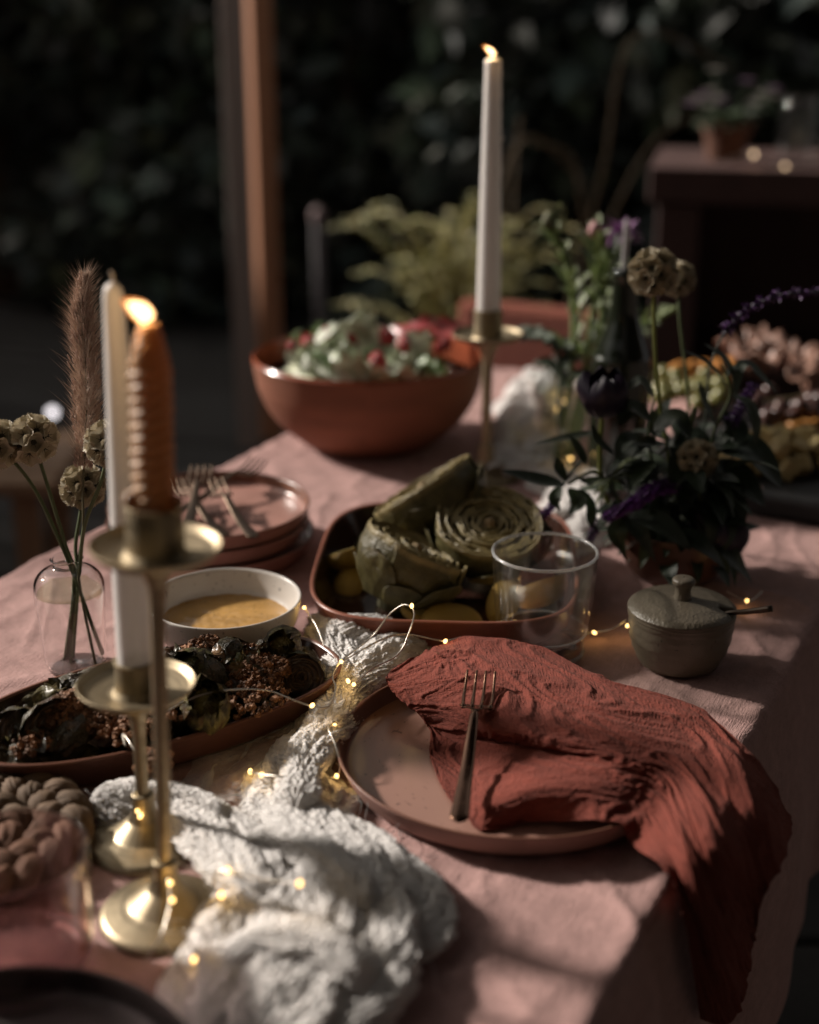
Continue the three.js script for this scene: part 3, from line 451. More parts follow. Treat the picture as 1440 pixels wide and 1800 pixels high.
// ------------------------------------------------------------------ forks
function forkParts(o, L, mat, flip = 0) { // lies along +z, tines at the far end, y up
  const zT = L, zN = L * 0.765, zS = L * 0.69;
  part('handle', grid(40, 14, (u, v) => { const a = v * 6.28318, z = u * zS, w = lerp(0.0075, 0.0033, Math.pow(u, 0.7)) * (u < 0.03 ? 0.75 : 1) * (u === 0 || u === 1 ? 0.2 : 1), h = lerp(0.0016, 0.0018, u) * (u === 0 ? 0.2 : 1), y = 0.003 + 0.010 * sstep(0.35, 0.95, u) * u; return [Math.cos(a) * w, y + Math.sin(a) * h, z, u, v]; }, true), mat, o);
  part('fork_head', grid(22, 14, (u, v) => { const a = v * 6.28318, z = zS + u * (zN - zS + 0.004), w = lerp(0.0033, 0.0138, sstep(0.1, 0.95, u)), e = u === 0 || u === 1 ? 0.4 : 1; return [Math.cos(a) * w * e, 0.0126 - 0.0052 * sstep(0, 1, u) + Math.sin(a) * 0.0012 * e - 0.0012 * (1 - Math.cos(a) * Math.cos(a)) * u, z, u, v]; }, true), mat, o);
  for (let k = 0; k < 4; k++) { const x = (k - 1.5) * 0.0075; part('tine', tube([V(x * 0.92, 0.0073, zN), V(x, 0.0068, zN + 0.012), V(x, 0.0085, lerp(zN, zT, 0.6)), V(x * 0.98, 0.0145, zT)], (t) => 0.0018 * (1 - 0.45 * t), 12, 7), mat, o); }
}
{
  const a = at(806, 1452, 0.024), b = at(846, 1206, 0.045), d = b.clone().sub(a), o = thing('fork', 'dark copper fork resting across the rust napkin and dinner plate', 'fork', a);
  look(o, d); forkParts(o, d.length(), mats.copper);
  const dark = M(0.12, 0.085, 0.06, { metalness: 1, roughness: 0.4 }), h = 0.045;
  const fk = [[[395, 948], [318, 868], 'fork lying leftmost on the stacked plates'], [[306, 905], [398, 858], 'fork crossing over the leftmost one on the stacked plates'], [[448, 950], [372, 862], 'fork pointing to the right edge of the stacked plates'], [[330, 930], [352, 852], 'short looking fork under the crossed ones on the stacked plates']];
  fk.forEach(([p, q, l], i) => { const s = at(p[0], p[1], h + i * 0.004), e = at(q[0], q[1], h + 0.004 + i * 0.004), f = thing('fork', 'dark ' + l, 'fork', s, null); look(f, e.sub(s)); forkParts(f, 0.15, dark); });
}
// ------------------------------------------------------------------ artichokes, lemons
const bractM = M(1, 1, 1, { vertexColors: true, roughness: 0.42, bumpMap: texVein, bumpScale: 0.0012, map: texMottle });
function tint(g, fn) { const p = g.attributes.position, c = new Float32Array(p.count * 3), uv = g.attributes.uv; for (let i = 0; i < p.count; i++) { const q = fn(p.getX(i), p.getY(i), p.getZ(i), uv.getX(i), uv.getY(i)); c.set(q, i * 3); } g.setAttribute('color', new THREE.BufferAttribute(c, 3)); return g; }
function bract(r, H, span, y0, yTip, a0, th, pointed, cutPale) {
  const nv = 18;
  return tint(grid(17, nv * 2 + 1, (u, v) => {
    const cap = u > 0.999; u = Math.min(1, u * 17 / 16);
    const j = Math.round(v * (nv * 2 + 1)), inner = j > nv, t = (inner ? nv * 2 + 1 - j : j) / nv, w = pointed ? Math.pow(Math.max(0, 1 - Math.pow(u, 2.6)), 0.7) : 1 - 0.12 * u;
    const a = a0 + (t - 0.5) * span * Math.max(0.02, w) * (1 - 0.35 * (1 - u)), y = lerp(y0, yTip, u), q = y / H;
    let rr = r * (0.42 + 0.62 * Math.sin(Math.min(1.75, 0.25 + q * 1.75))) + 0.0045 * (t - 0.5) * (1 - 0.6 * Math.abs(t - 0.5)) + 0.0012 * n3(a * 3, y * 60, r * 90) - (cap ? th * 0.5 : inner ? th * Math.max(0.25, w) : 0) + (pointed ? 0.0026 * u * u : 0);
    rr = Math.max(0.001, rr); const yy = y + (pointed ? 0 : 0.0012 * n2(a * 6, r * 100) * u);
    return [Math.cos(a) * rr, yy + (cap ? 0.0004 : 0), Math.sin(a) * rr, t * 2, (cap ? 1.05 : u) * 2];
  }), (x, y, z, t, u) => { const e = cutPale * sstep(0.86, 0.97, u / 2), k = 0.9 + 0.25 * n3(x * 70, y * 50, z * 70); return [lerp(0.15, 0.45, e) * k, lerp(0.128, 0.36, e) * k, lerp(0.05, 0.165, e) * k]; });
}
function artichoke(label, pos, axis, spin, Ra, H, closed) {
  const o = thing('artichoke', label, 'artichoke', pos); o.quaternion.setFromUnitVectors(V(0, 1, 0), axis.clone().normalize()); o.rotateY(spin);
  part('artichoke_base', jitter(lathe([[0.0005, -0.012], [0.011, -0.012], [0.013, -0.004], [0.024, 0.002], [0.03, 0.012], [0.02, 0.02], [0.0005, 0.022]], 28), 0.001, 120), M(0.12, 0.11, 0.05, { roughness: 0.7, map: texMottle }), o);
  for (let k = 0; k < 8; k++) part('bract', bract(Ra * (1.06 + 0.05 * (k % 2)), H, 1.35, 0.0, H * (0.46 + 0.34 * (k % 2)), k * 0.7854 + 0.3, 0.0028, true, 0.4), bractM, o);
  const L = closed ? 10 : 7;
  for (let k = 0; k < L; k++) { const r = Ra * (1 - k * (0.93 / L)), n = k < 3 ? 4 : k < 6 ? 3 : 2; for (let i = 0; i < n; i++) part('bract', bract(r, H, 6.283 / n * 1.3, 0.004 + k * 0.002, H - k * 0.0004 + R(-0.0018, 0.0012), i * 6.283 / n + k * 1.1, closed ? 0.0031 : 0.0024, false, 1), bractM, o); }
  part('choke', jitter(lathe([[0.0005, H + 0.001], [Ra * 0.1, H - 0.0005], [Ra * 0.12, H - 0.012], [0.0005, H - 0.02]], 20), 0.0012, 260), M(0.38, 0.27, 0.14, { roughness: 0.8, map: texMottle }), o);
  part('pith', lathe([[0.0005, H - 0.006], [Ra * 0.8, H - 0.008], [Ra * 0.7, H * 0.3], [0.0005, 0.01]], 40), M(0.07, 0.05, 0.025, { roughness: 0.9 }), o);
  return o;
}
{
  const h = 0.008;
  const p1 = at(690, 1052, h + 0.012), p2 = at(852, 985, h + 0.022), p3 = at(796, 940, h + 0.034);
  artichoke('artichoke leaning at the front left of the dish, its grey cut face turned away', p1, V(0.42, 0.87, -0.16), 0.4, 0.05, 0.058, false);
  artichoke('artichoke with concentric cut rings facing up, at the right of the dish', p2, V(0.06, 0.86, 0.36), 1.2, 0.052, 0.055, true);
  artichoke('artichoke lying tilted at the back of the dish, long cut edge leaning on the rim', p3, V(-0.52, 0.82, -0.2), 2.4, 0.055, 0.062, false);
  // lemon wedges
  const peel = M(0.42, 0.25, 0.035, { roughness: 0.45, bumpMap: texBump, bumpScale: 0.001 }), flesh = M(0.5, 0.37, 0.12, { roughness: 0.25, transmission: 0.2, thickness: 0, bumpMap: texVein, bumpScale: 0.001 });
  const wedge = (label, px, py, ry, rx, s = 1, hh = 0.02) => {
    const o = thing('lemon_wedge', label, 'lemon wedge', at(px, py, hh)); o.rotation.set(rx, ry, R(-0.3, 0.3)); o.scale.setScalar(s);
    part('peel', grid(20, 14, (u, v) => { const t = u * 2 - 1, a = (v - 0.5) * 1.9, r = 0.021 * Math.pow(Math.max(0, 1 - Math.pow(Math.abs(t), 2.4)), 0.5) + 0.0005; return [t * 0.031, Math.cos(a) * r - 0.012, Math.sin(a) * r]; }), peel, o);
    for (const sg of [-1, 1]) part('flesh', grid(20, 8, (u, v) => { const t = u * 2 - 1, a = sg * 0.95, r = (0.021 * Math.pow(Math.max(0, 1 - Math.pow(Math.abs(t), 2.4)), 0.5)) * (0.02 + 0.98 * v); return [t * 0.0305, Math.cos(a) * r - 0.012 + 0.0006 * Math.sin(t * 9), Math.sin(a) * r * 0.985]; }), flesh, o);
    return o;
  };
  wedge('lemon wedge tucked at the left edge of the artichoke dish', 603, 985, 0.9, 2.2, 0.9, 0.03); wedge('lemon wedge in the front of the dish under the front artichoke', 800, 1085, 0.15, 0.4, 1); wedge('lemon wedge lying in the dish at its front left corner', 618, 1020, 1.3, 0.3, 0.9, 0.014);
  wedge('lemon wedge seen through the tumbler, left one', 888, 1052, 1.2, 0.5, 0.9, 0.03); wedge('lemon wedge seen through the tumbler, right one with pale pith', 945, 1045, 0.6, 2.0, 1, 0.034); wedge('pale lemon wedge beside the fairy light loop at the dish front', 745, 1082, -0.5, 2.8, 0.8, 0.014);
}
// ------------------------------------------------------------------ roasted sprouts with crumbs
{
  const sM = M(1, 1, 1, { vertexColors: true, roughness: 0.38, bumpMap: texVein, bumpScale: 0.0022, map: texMottle });
  const col = (kind, x, y, z) => { const k = 0.5 + 0.5 * n3(x * 110, y * 110, z * 110), b = 0.5 + 0.5 * n3(x * 60 + 9, y * 60, z * 60); const dark = [0.035, 0.028, 0.014], gr = kind === 2 ? [0.26, 0.22, 0.07] : kind === 1 ? [0.1, 0.098, 0.026] : [0.075, 0.06, 0.02], br = kind === 3 ? [0.12, 0.05, 0.03] : [0.14, 0.075, 0.03]; return [0, 1, 2].map((i) => lerp(lerp(dark[i], gr[i], sstep(0.3, 0.75, k)), br[i], sstep(0.62, 0.9, b))); };
  function sprout(kind, half) {
    const o = new THREE.Group(), r = 0.0135;
    const lf = (a0, yy, sc, open) => tint(grid(9, 9, (u, v) => { const a = a0 + (v - 0.5) * 2.3, ph = lerp(-1.25, 0.95 + 0.2 * n2(a * 2, a0 * 3), u), rr = r * sc * (1 + open * Math.pow(u, 3) + 0.1 * n3(Math.cos(a) * 2.5, ph * 2.5, Math.sin(a) * 2.5 + sc * 9) + 0.14 * Math.pow(u, 3) * n2(a * 7, a0 * 5)); return [Math.cos(a) * Math.cos(ph) * rr, yy + Math.sin(ph) * rr * 1.12, Math.sin(a) * Math.cos(ph) * rr, v * 2, u * 2]; }), (x, y, z) => col(kind, x + a0, y, z));
    part('heart', tint(jitter(new THREE.SphereGeometry(r * 0.86, 18, 12, 0, half ? Math.PI : 6.2832), 0.0008, 180), (x, y, z) => col(kind, x, y, z)), sM, o);
    const n = half ? 3 : 6; for (let i = 0; i < n; i++) part('leaf', lf(half ? -(0.5 + i) * Math.PI / 3 * -1 : i * 1.12, 0, 0.93 + 0.035 * i, half ? 0.14 : R(0.05, 0.5)), sM, o);
    if (half) part('cut_face', tint(grid(14, 40, (u, v) => { const a = -v * 6.28318, q = u * r * 0.97; return [Math.cos(a) * q, Math.sin(a) * q * 1.08, -0.0004 + 0.0011 * Math.sin(q * 2400 + 1.6 * Math.sin(a * 3 + q * 500) + a) * (u > 0.05 ? 1 : 0)]; }), (x, y, z) => { const k = 0.5 + 0.5 * Math.sin(Math.hypot(x, y) * 2400 + 1.5); return [lerp(0.03, 0.15, k), lerp(0.018, 0.085, k), lerp(0.012, 0.045, k)]; }), sM, o);
    part('stem_end', new THREE.CylinderGeometry(0.0038, 0.0032, 0.005, 10), M(0.1, 0.06, 0.03, { roughness: 0.7 }), o, V(0, -r * 1.1, half ? 0.003 : 0));
    return o;
  }
  const protos = [sprout(0, false), sprout(1, false), sprout(0, true), sprout(2, false), sprout(3, true), sprout(1, true)];
  const grp = 'roasted sprouts heaped in the oval dish';
  const base = ['dark charred roasted sprout', 'olive green roasted sprout', 'charred halved sprout', 'pale yellow green sprout', 'purple brown halved sprout', 'green halved sprout'];
  let first = 1; const cs = Math.cos(SPR_A), sn = Math.sin(SPR_A);
  const dishH = (x, z) => { const e = 1 - Math.min(1, Math.pow(Math.abs(x) / 0.136, 2.6) + Math.pow(Math.abs(z) / 0.055, 2.2)); return e; };
  const put = (k, x, z, y, label, sc = 1, q) => {
    const o = protos[k].clone(); o.name = numbered('roasted_sprout'); scene.add(o); const wh = (y > 0.045 ? 'on top ' : y > 0.03 ? 'in the middle layer ' : 'at the bottom ') + (x < -0.05 ? 'at the left end' : x > 0.05 ? 'at the right end' : 'at the centre'); tag(o, label || base[k] + ' ' + wh + ' of the oval dish', 'sprout', label ? undefined : grp + ', ' + ['dark', 'olive', 'charred halves', 'pale', 'purple halves', 'green halves'][k] + ' ' + wh);
    o.position.set(SPR.x + x * cs + z * sn, T + y, SPR.z - x * sn + z * cs); o.scale.set(sc * R(0.92, 1.1), sc * R(0.85, 1.05), sc * R(0.92, 1.1)); o.rotation.set(q ? q[0] : R(0, 6), q ? q[1] : R(0, 6), q ? q[2] : R(0, 6)); return o;
  };
  for (let row = 0; row < 3; row++) { const st = 0.0235; for (let x = -0.145; x <= 0.145; x += st) for (let z = -0.045; z <= 0.045; z += st) { const xx = x + R(-0.006, 0.006) + row * 0.011, zz = z + R(-0.006, 0.006) + row * 0.008, e = dishH(xx, zz); if (e < [0.02, 0.35, 0.72][row] || (row === 2 && rnd() < 0.35)) continue; put([0, 0, 1, 2, 0, 5, 4, 1][Math.floor(rnd() * 8)], xx, zz, 0.02 + row * 0.0155 + R(-0.003, 0.003), null, R(0.75, 1.0)); } }
  const loc = (px, py, h) => { const p = at(px, py, h), dx = p.x - SPR.x, dz = p.z - SPR.z; return [dx * cs - dz * sn, dx * sn + dz * cs]; };
  const big = (k, px, py, h, sc, q, label) => { const [x, z] = loc(px, py, h); return put(k, x, z, h, label, sc, q); };
  const faceCam = (o, px, py, h, roll = 0) => { const d = EYE.clone().sub(at(px, py, h)); const q = new THREE.Quaternion().setFromUnitVectors(V(0, 0, -1), d.normalize().add(V(-0.1, 0.25, 0)).normalize()); o.quaternion.copy(q); o.rotateZ(roll); };
  faceCam(big(4, 100, 1283, 0.04, 1.75, null, 'large halved sprout with dark layered cut face at the left end of the oval dish'), 100, 1283, 0.04, 0.5);
  faceCam(big(2, 42, 1290, 0.036, 1.5, null, 'halved sprout standing on edge at the very left end of the oval dish'), 20, 1290, 0.04, 1.2);
  big(3, 362, 1245, 0.046, 1.35, [0.5, 2, 0.3], 'pale yellow green sprout with curled bright leaf right of the candle stem');
  faceCam(big(5, 530, 1190, 0.036, 1.5, null, 'dark halved sprout at the right end of the oval dish'), 530, 1190, 0.04, 2);
  big(1, 345, 1178, 0.05, 1.2, [0.2, 1, 0.8], 'glossy green sprout at the back edge behind the brass saucer');
  big(3, 500, 1135, 0.05, 1.05, [0.9, 1, 0.3], 'small yellow leafed sprout at the back right rim of the dish');
  { // loose charred leaves between the sprouts
    const o = tag(thing('loose_leaves', 'loose charred sprout leaves tangled between the sprouts in the oval dish', 'leaves', V(0, 0, 0)), 'loose charred sprout leaves tangled between the sprouts in the oval dish', 'leaves', null, 'stuff'), lg = [0, 1, 2].map((k) => blade(0.021, 0.017, { bend: 1.3 + 0.5 * k, fold: 0.4, wave: 0.45, nu: 8, nv: 6, freq: 2 + k })), L = [[], [], []], K = [[], [], []];
    for (let i = 0; i < 420; i++) { const x = R(-0.14, 0.14), z = R(-0.06, 0.06), e = dishH(x, z); if (e < 0.04) continue; const k = i % 3; L[k].push(xf(V(SPR.x + x * cs + z * sn, T + 0.022 + 0.032 * Math.pow(e, 0.7) + R(-0.006, 0.004), SPR.z - x * sn + z * cs), V(R(-1, 1), R(-0.4, 0.8), R(-1, 1)), R(-1, 1), R(0.6, 1.2))); const q = col(pick([0, 0, 1, 0, 3]), x * 3, z * 3, i); K[k].push(C(q[0] * 1.1, q[1] * 1.1, q[2])); }
    lg.forEach((g, k) => instanced('leaves', g, M(1, 1, 1, { roughness: 0.35, transmission: 0.1, thickness: 0, bumpMap: texVein, bumpScale: 0.001 }), L[k], o, K[k]));
  }
  // crumbs
  const crumbs = thing('crumb_topping', 'toasted golden brown crumbs scattered in clumps over the sprouts', 'crumbs', V(0, 0, 0)); crumbs.userData.kind = 'stuff';
  const cg = jitter(new THREE.IcosahedronGeometry(0.0016, 1), 0.0011, 900), ms = [], cc = [];
  for (const [px, py, r, n, h] of [[400, 1150, 0.032, 300, 0.05], [455, 1165, 0.022, 170, 0.05], [360, 1130, 0.016, 60, 0.055], [180, 1235, 0.026, 160, 0.052], [130, 1225, 0.012, 70, 0.058], [120, 1250, 0.016, 60, 0.05], [225, 1270, 0.02, 70, 0.046], [310, 1230, 0.02, 80, 0.052], [60, 1300, 0.014, 30, 0.04], [440, 1210, 0.028, 60, 0.046], [270, 1330, 0.012, 30, 0.04]]) {
    const [x0, z0] = loc(px, py, h);
    for (let i = 0; i < n * 2.6; i++) { const a = R(0, 6.28), q = r * Math.pow(rnd(), 0.6), x = x0 + Math.cos(a) * q * 1.2, z = z0 + Math.sin(a) * q, y = h - 0.3 * q * q / r + R(-0.004, 0.0035); const k = R(0.7, 1.9); ms.push(xf(V(SPR.x + x * cs + z * sn, T + y, SPR.z - x * sn + z * cs), V(R(-1, 1), R(-1, 1), R(-1, 1)), 0, 1, [k * R(0.7, 1.2), k * R(0.5, 1), k])); const b = R(0.3, 1.25); cc.push(C(0.25 * b, 0.115 * b, 0.05 * b)); }
  }
  instanced('crumbs', cg, M(1, 1, 1, { roughness: 0.75 }), ms, crumbs, cc);
}
// ------------------------------------------------------------------ salad
{
  const cx = BOWL.x, cz = BOWL.z, y = T + 0.116, rimR = 0.138;
  const romM = tex(128, (u, v) => { const e = Math.abs(u - 0.5) * 2; const k = 0.9 + 0.2 * (fbm(u, v, 6, 301) - 0.5); return [lerp(0.98, 0.87, e) * k, lerp(0.98, 0.91, e) * k, lerp(0.93, 0.8, e) * k]; }, 1, true);
  const rom = M(1, 1, 1, { map: romM, roughness: 0.35, transmission: 0.12, thickness: 0 }), green = M(0.12, 0.2, 0.06, { roughness: 0.4, transmission: 0.3, thickness: 0, bumpMap: texVein, bumpScale: 0.001 });
  const red = M(0.42, 0.03, 0.03, { roughness: 0.3, map: texFleck, bumpMap: texBump, bumpScale: 0.001 }), pinkIn = M(0.6, 0.22, 0.18, { roughness: 0.4, map: texMottle }), creamy = M(0.7, 0.66, 0.52, { roughness: 0.45, map: texMottle });
  const ng = (g, s) => { const uv = g.attributes.uv; for (let i = 0; i < uv.count; i++) { const vv = uv.getX(i) / (20 * s); uv.setXY(i, 0.5 + vv, uv.getY(i) * 0.5); } return g; };
  const romG = [0, 1, 2].map((k) => ng(blade(0.1, 0.07, { bend: 0.9 + k * 0.3, fold: 0.55, wave: 0.3, nu: 16, nv: 10, shape: (t) => 0.35 + 0.65 * Math.sin(Math.PI * Math.min(0.93, 0.1 + t * 0.9)), freq: 2 + k }), 0.07));
  const arG = [0, 1].map((k) => blade(0.06, 0.026, { bend: 1 + k, fold: 0.2, wave: 0.5, nu: 14, nv: 6, shape: (t) => (0.25 + 0.75 * Math.abs(Math.sin(t * 7.5))) * Math.sin(Math.PI * Math.min(0.96, 0.12 + t * 0.85)), freq: 4 }));
  const put = (name, label, cat, geos, x, yy, z, dir, roll, s, grp) => { const o = thing(name, label, cat, V(cx + x, y + yy, cz + z), grp); look(o, dir, roll); o.scale.setScalar(s); for (const [n, g, m] of geos) part(n, g, m, o); return o; };
  const berry = (full) => { const g = lathe([[0.0005, -0.002], [0.007, 0.0], [0.0125, 0.006], [0.0135, 0.012], [0.0105, 0.02], [0.005, 0.027], [0.0005, 0.029]].map((p) => p), 20, 24); return g; };
  const halfB = (() => { const g = new THREE.LatheGeometry([[0.0005, -0.002], [0.007, 0.0], [0.0125, 0.006], [0.0135, 0.012], [0.0105, 0.02], [0.005, 0.027], [0.0005, 0.029]].map((p) => new THREE.Vector2(...p)), 14, 0, Math.PI); return g; })();
  const halfF = new THREE.ShapeGeometry(new THREE.Shape([[-0.007, 0], [-0.0125, 0.006], [-0.0135, 0.012], [-0.0105, 0.02], [-0.005, 0.027], [0, 0.029], [0.005, 0.027], [0.0105, 0.02], [0.0135, 0.012], [0.0125, 0.006], [0.007, 0], [0, -0.002]].map((p) => new THREE.Vector2(...p))));
  halfB.rotateY(-Math.PI / 2); halfF.rotateY(Math.PI / 2 * 0); 
  for (let i = 0; i < 58; i++) { const a = R(0, 6.28), r = rimR * 0.8 * Math.sqrt(rnd()); const wh = r < 0.045 ? 'middle' : ['right', 'front', 'left', 'back'][Math.floor((a + 0.785) / 1.5708) % 4] + ' side'; put('lettuce_leaf', `pale romaine lettuce piece in the ${wh} of the salad bowl`, 'lettuce', [['leaf', pick(romG), rom]], Math.cos(a) * r, 0.006 - 0.1 * r + R(-0.008, 0.008), Math.sin(a) * r, V(-Math.cos(a) + R(-0.9, 0.9), R(-0.05, 0.35), -Math.sin(a) + R(-0.9, 0.9)), R(-0.5, 0.5), R(0.5, 0.8), `lettuce pieces, ${wh} of the salad bowl`); }
  put('lettuce_leaf', 'large cupped white lettuce heart standing highest in the salad bowl', 'lettuce', [['leaf', romG[2], rom], ['rib', blade(0.08, 0.03, { bend: 1.2, fold: 0.5 }), creamy]], 0.0, 0.012, -0.03, V(-0.8, 0.9, 0.3), 0.6, 1.0);
  put('lettuce_leaf', 'pale lettuce piece lying on the front rim of the salad bowl', 'lettuce', [['leaf', romG[1], rom]], -0.085, 0.004, 0.075, V(1, 0.02, 0.35), 0.1, 0.85);
  put('lettuce_leaf', 'long pale lettuce strip in front of the strawberries in the salad', 'lettuce', [['leaf', romG[0], rom]], 0.005, 0.004, 0.105, V(1, 0.05, -0.25), 0.0, 0.85);
  put('lettuce_leaf', 'upright narrow lettuce tip at the right side of the salad', 'lettuce', [['leaf', romG[0], rom]], 0.066, 0.0, 0.02, V(-0.1, 1, 0.1), 0.3, 0.55);
  for (let i = 0; i < 6; i++) { const a = R(0, 6.28), r = rimR * (0.3 + 0.5 * rnd()); put('arugula_leaf', 'dark green jagged arugula leaf in the salad bowl', 'salad leaf', [['leaf', pick(arG), green]], Math.cos(a) * r, 0.008 + R(-0.004, 0.012), Math.sin(a) * r, V(R(-1, 1), R(0, 0.6), R(-1, 1)), R(-1, 1), R(0.7, 1.1), 'arugula leaves in the salad bowl'); }
  for (const [px, py] of [[505, 577], [470, 600], [745, 590]]) { const q = at(px, py, 0.13), dd = Math.hypot(q.x - cx, q.z - cz), kk = Math.min(1, 0.105 / dd); q.x = cx + (q.x - cx) * kk; q.z = cz + (q.z - cz) * kk; put('arugula_leaf', px < 490 ? 'green leaf tip at the far left rim of the salad' : px < 600 ? 'green leaf tip rising at the back left of the salad' : 'green leaf tip at the back middle of the salad', 'salad leaf', [['leaf', arG[0], green]], q.x - cx, 0.012, q.z - cz, V(0.2, 0.9, 0.3), 0, 0.7); }
  const sb = [[-0.078, 0.018, 0.0, 1.0], [-0.058, 0.02, -0.02, 0.8], [-0.02, 0.018, 0.01, 0.9], [0.03, 0.018, 0.012, 1.2], [0.045, 0.016, 0.04, 1.0], [0.105, 0.012, 0.012, 1.1], [0.012, 0.012, 0.105, 1.15], [0.09, 0.014, 0.03, 0.8], [-0.1, 0.015, 0.03, 0.7]];
  const sl = ['strawberry half at the left of the salad', 'small strawberry piece behind the left half in the salad', 'strawberry piece in the middle left of the salad', 'bright red strawberry wedge at the centre of the salad', 'strawberry piece right of centre under the red wedge in the salad', 'dark strawberry half at the right of the salad', 'strawberry slice right at the front rim of the salad bowl', 'small strawberry piece at the right near the upright lettuce', 'small strawberry piece at the far left rim of the salad'];
  sb.forEach(([x, yy, z, s], i) => put('strawberry_piece', sl[i], 'strawberry', [['skin', halfB, red], ['cut_flesh', halfF, pinkIn]], x, yy, z, V(R(-1, 1), R(0.2, 1), R(-0.3, 1)), R(-1, 1), s * 0.78));
  put('radicchio_leaf', 'curved red radicchio leaf standing at the right middle of the salad', 'salad leaf', [['leaf', blade(0.085, 0.05, { bend: 1.1, fold: 0.4, wave: 0.2 }), M(0.3, 0.025, 0.03, { roughness: 0.4, transmission: 0.25, thickness: 0 })]], 0.02, 0.0, -0.01, V(0.55, 1, 0.1), 0.2, 1.0);
  put('radicchio_leaf', 'broad red radicchio leaf lying against the back wall of the salad bowl', 'salad leaf', [['leaf', blade(0.09, 0.06, { bend: 0.7, fold: 0.3, wave: 0.2 }), M(0.34, 0.05, 0.045, { roughness: 0.4, transmission: 0.25, thickness: 0 })]], 0.055, 0.006, -0.06, V(0.8, 0.4, -0.2), 0.4, 1.0);
  part('salad_bed', jitter(lathe([[0.0005, -0.002], [0.08, -0.008], [0.132, -0.02], [0.0005, -0.03]], 48), 0.004, 40), M(0.46, 0.48, 0.32, { roughness: 0.5, map: texMottle }), tag(thing('salad_greens', 'mixed cut greens filling the salad bowl beneath the leaves', 'salad', V(cx, y, cz)), 'mixed cut greens filling the salad bowl beneath the leaves', 'salad'));
}
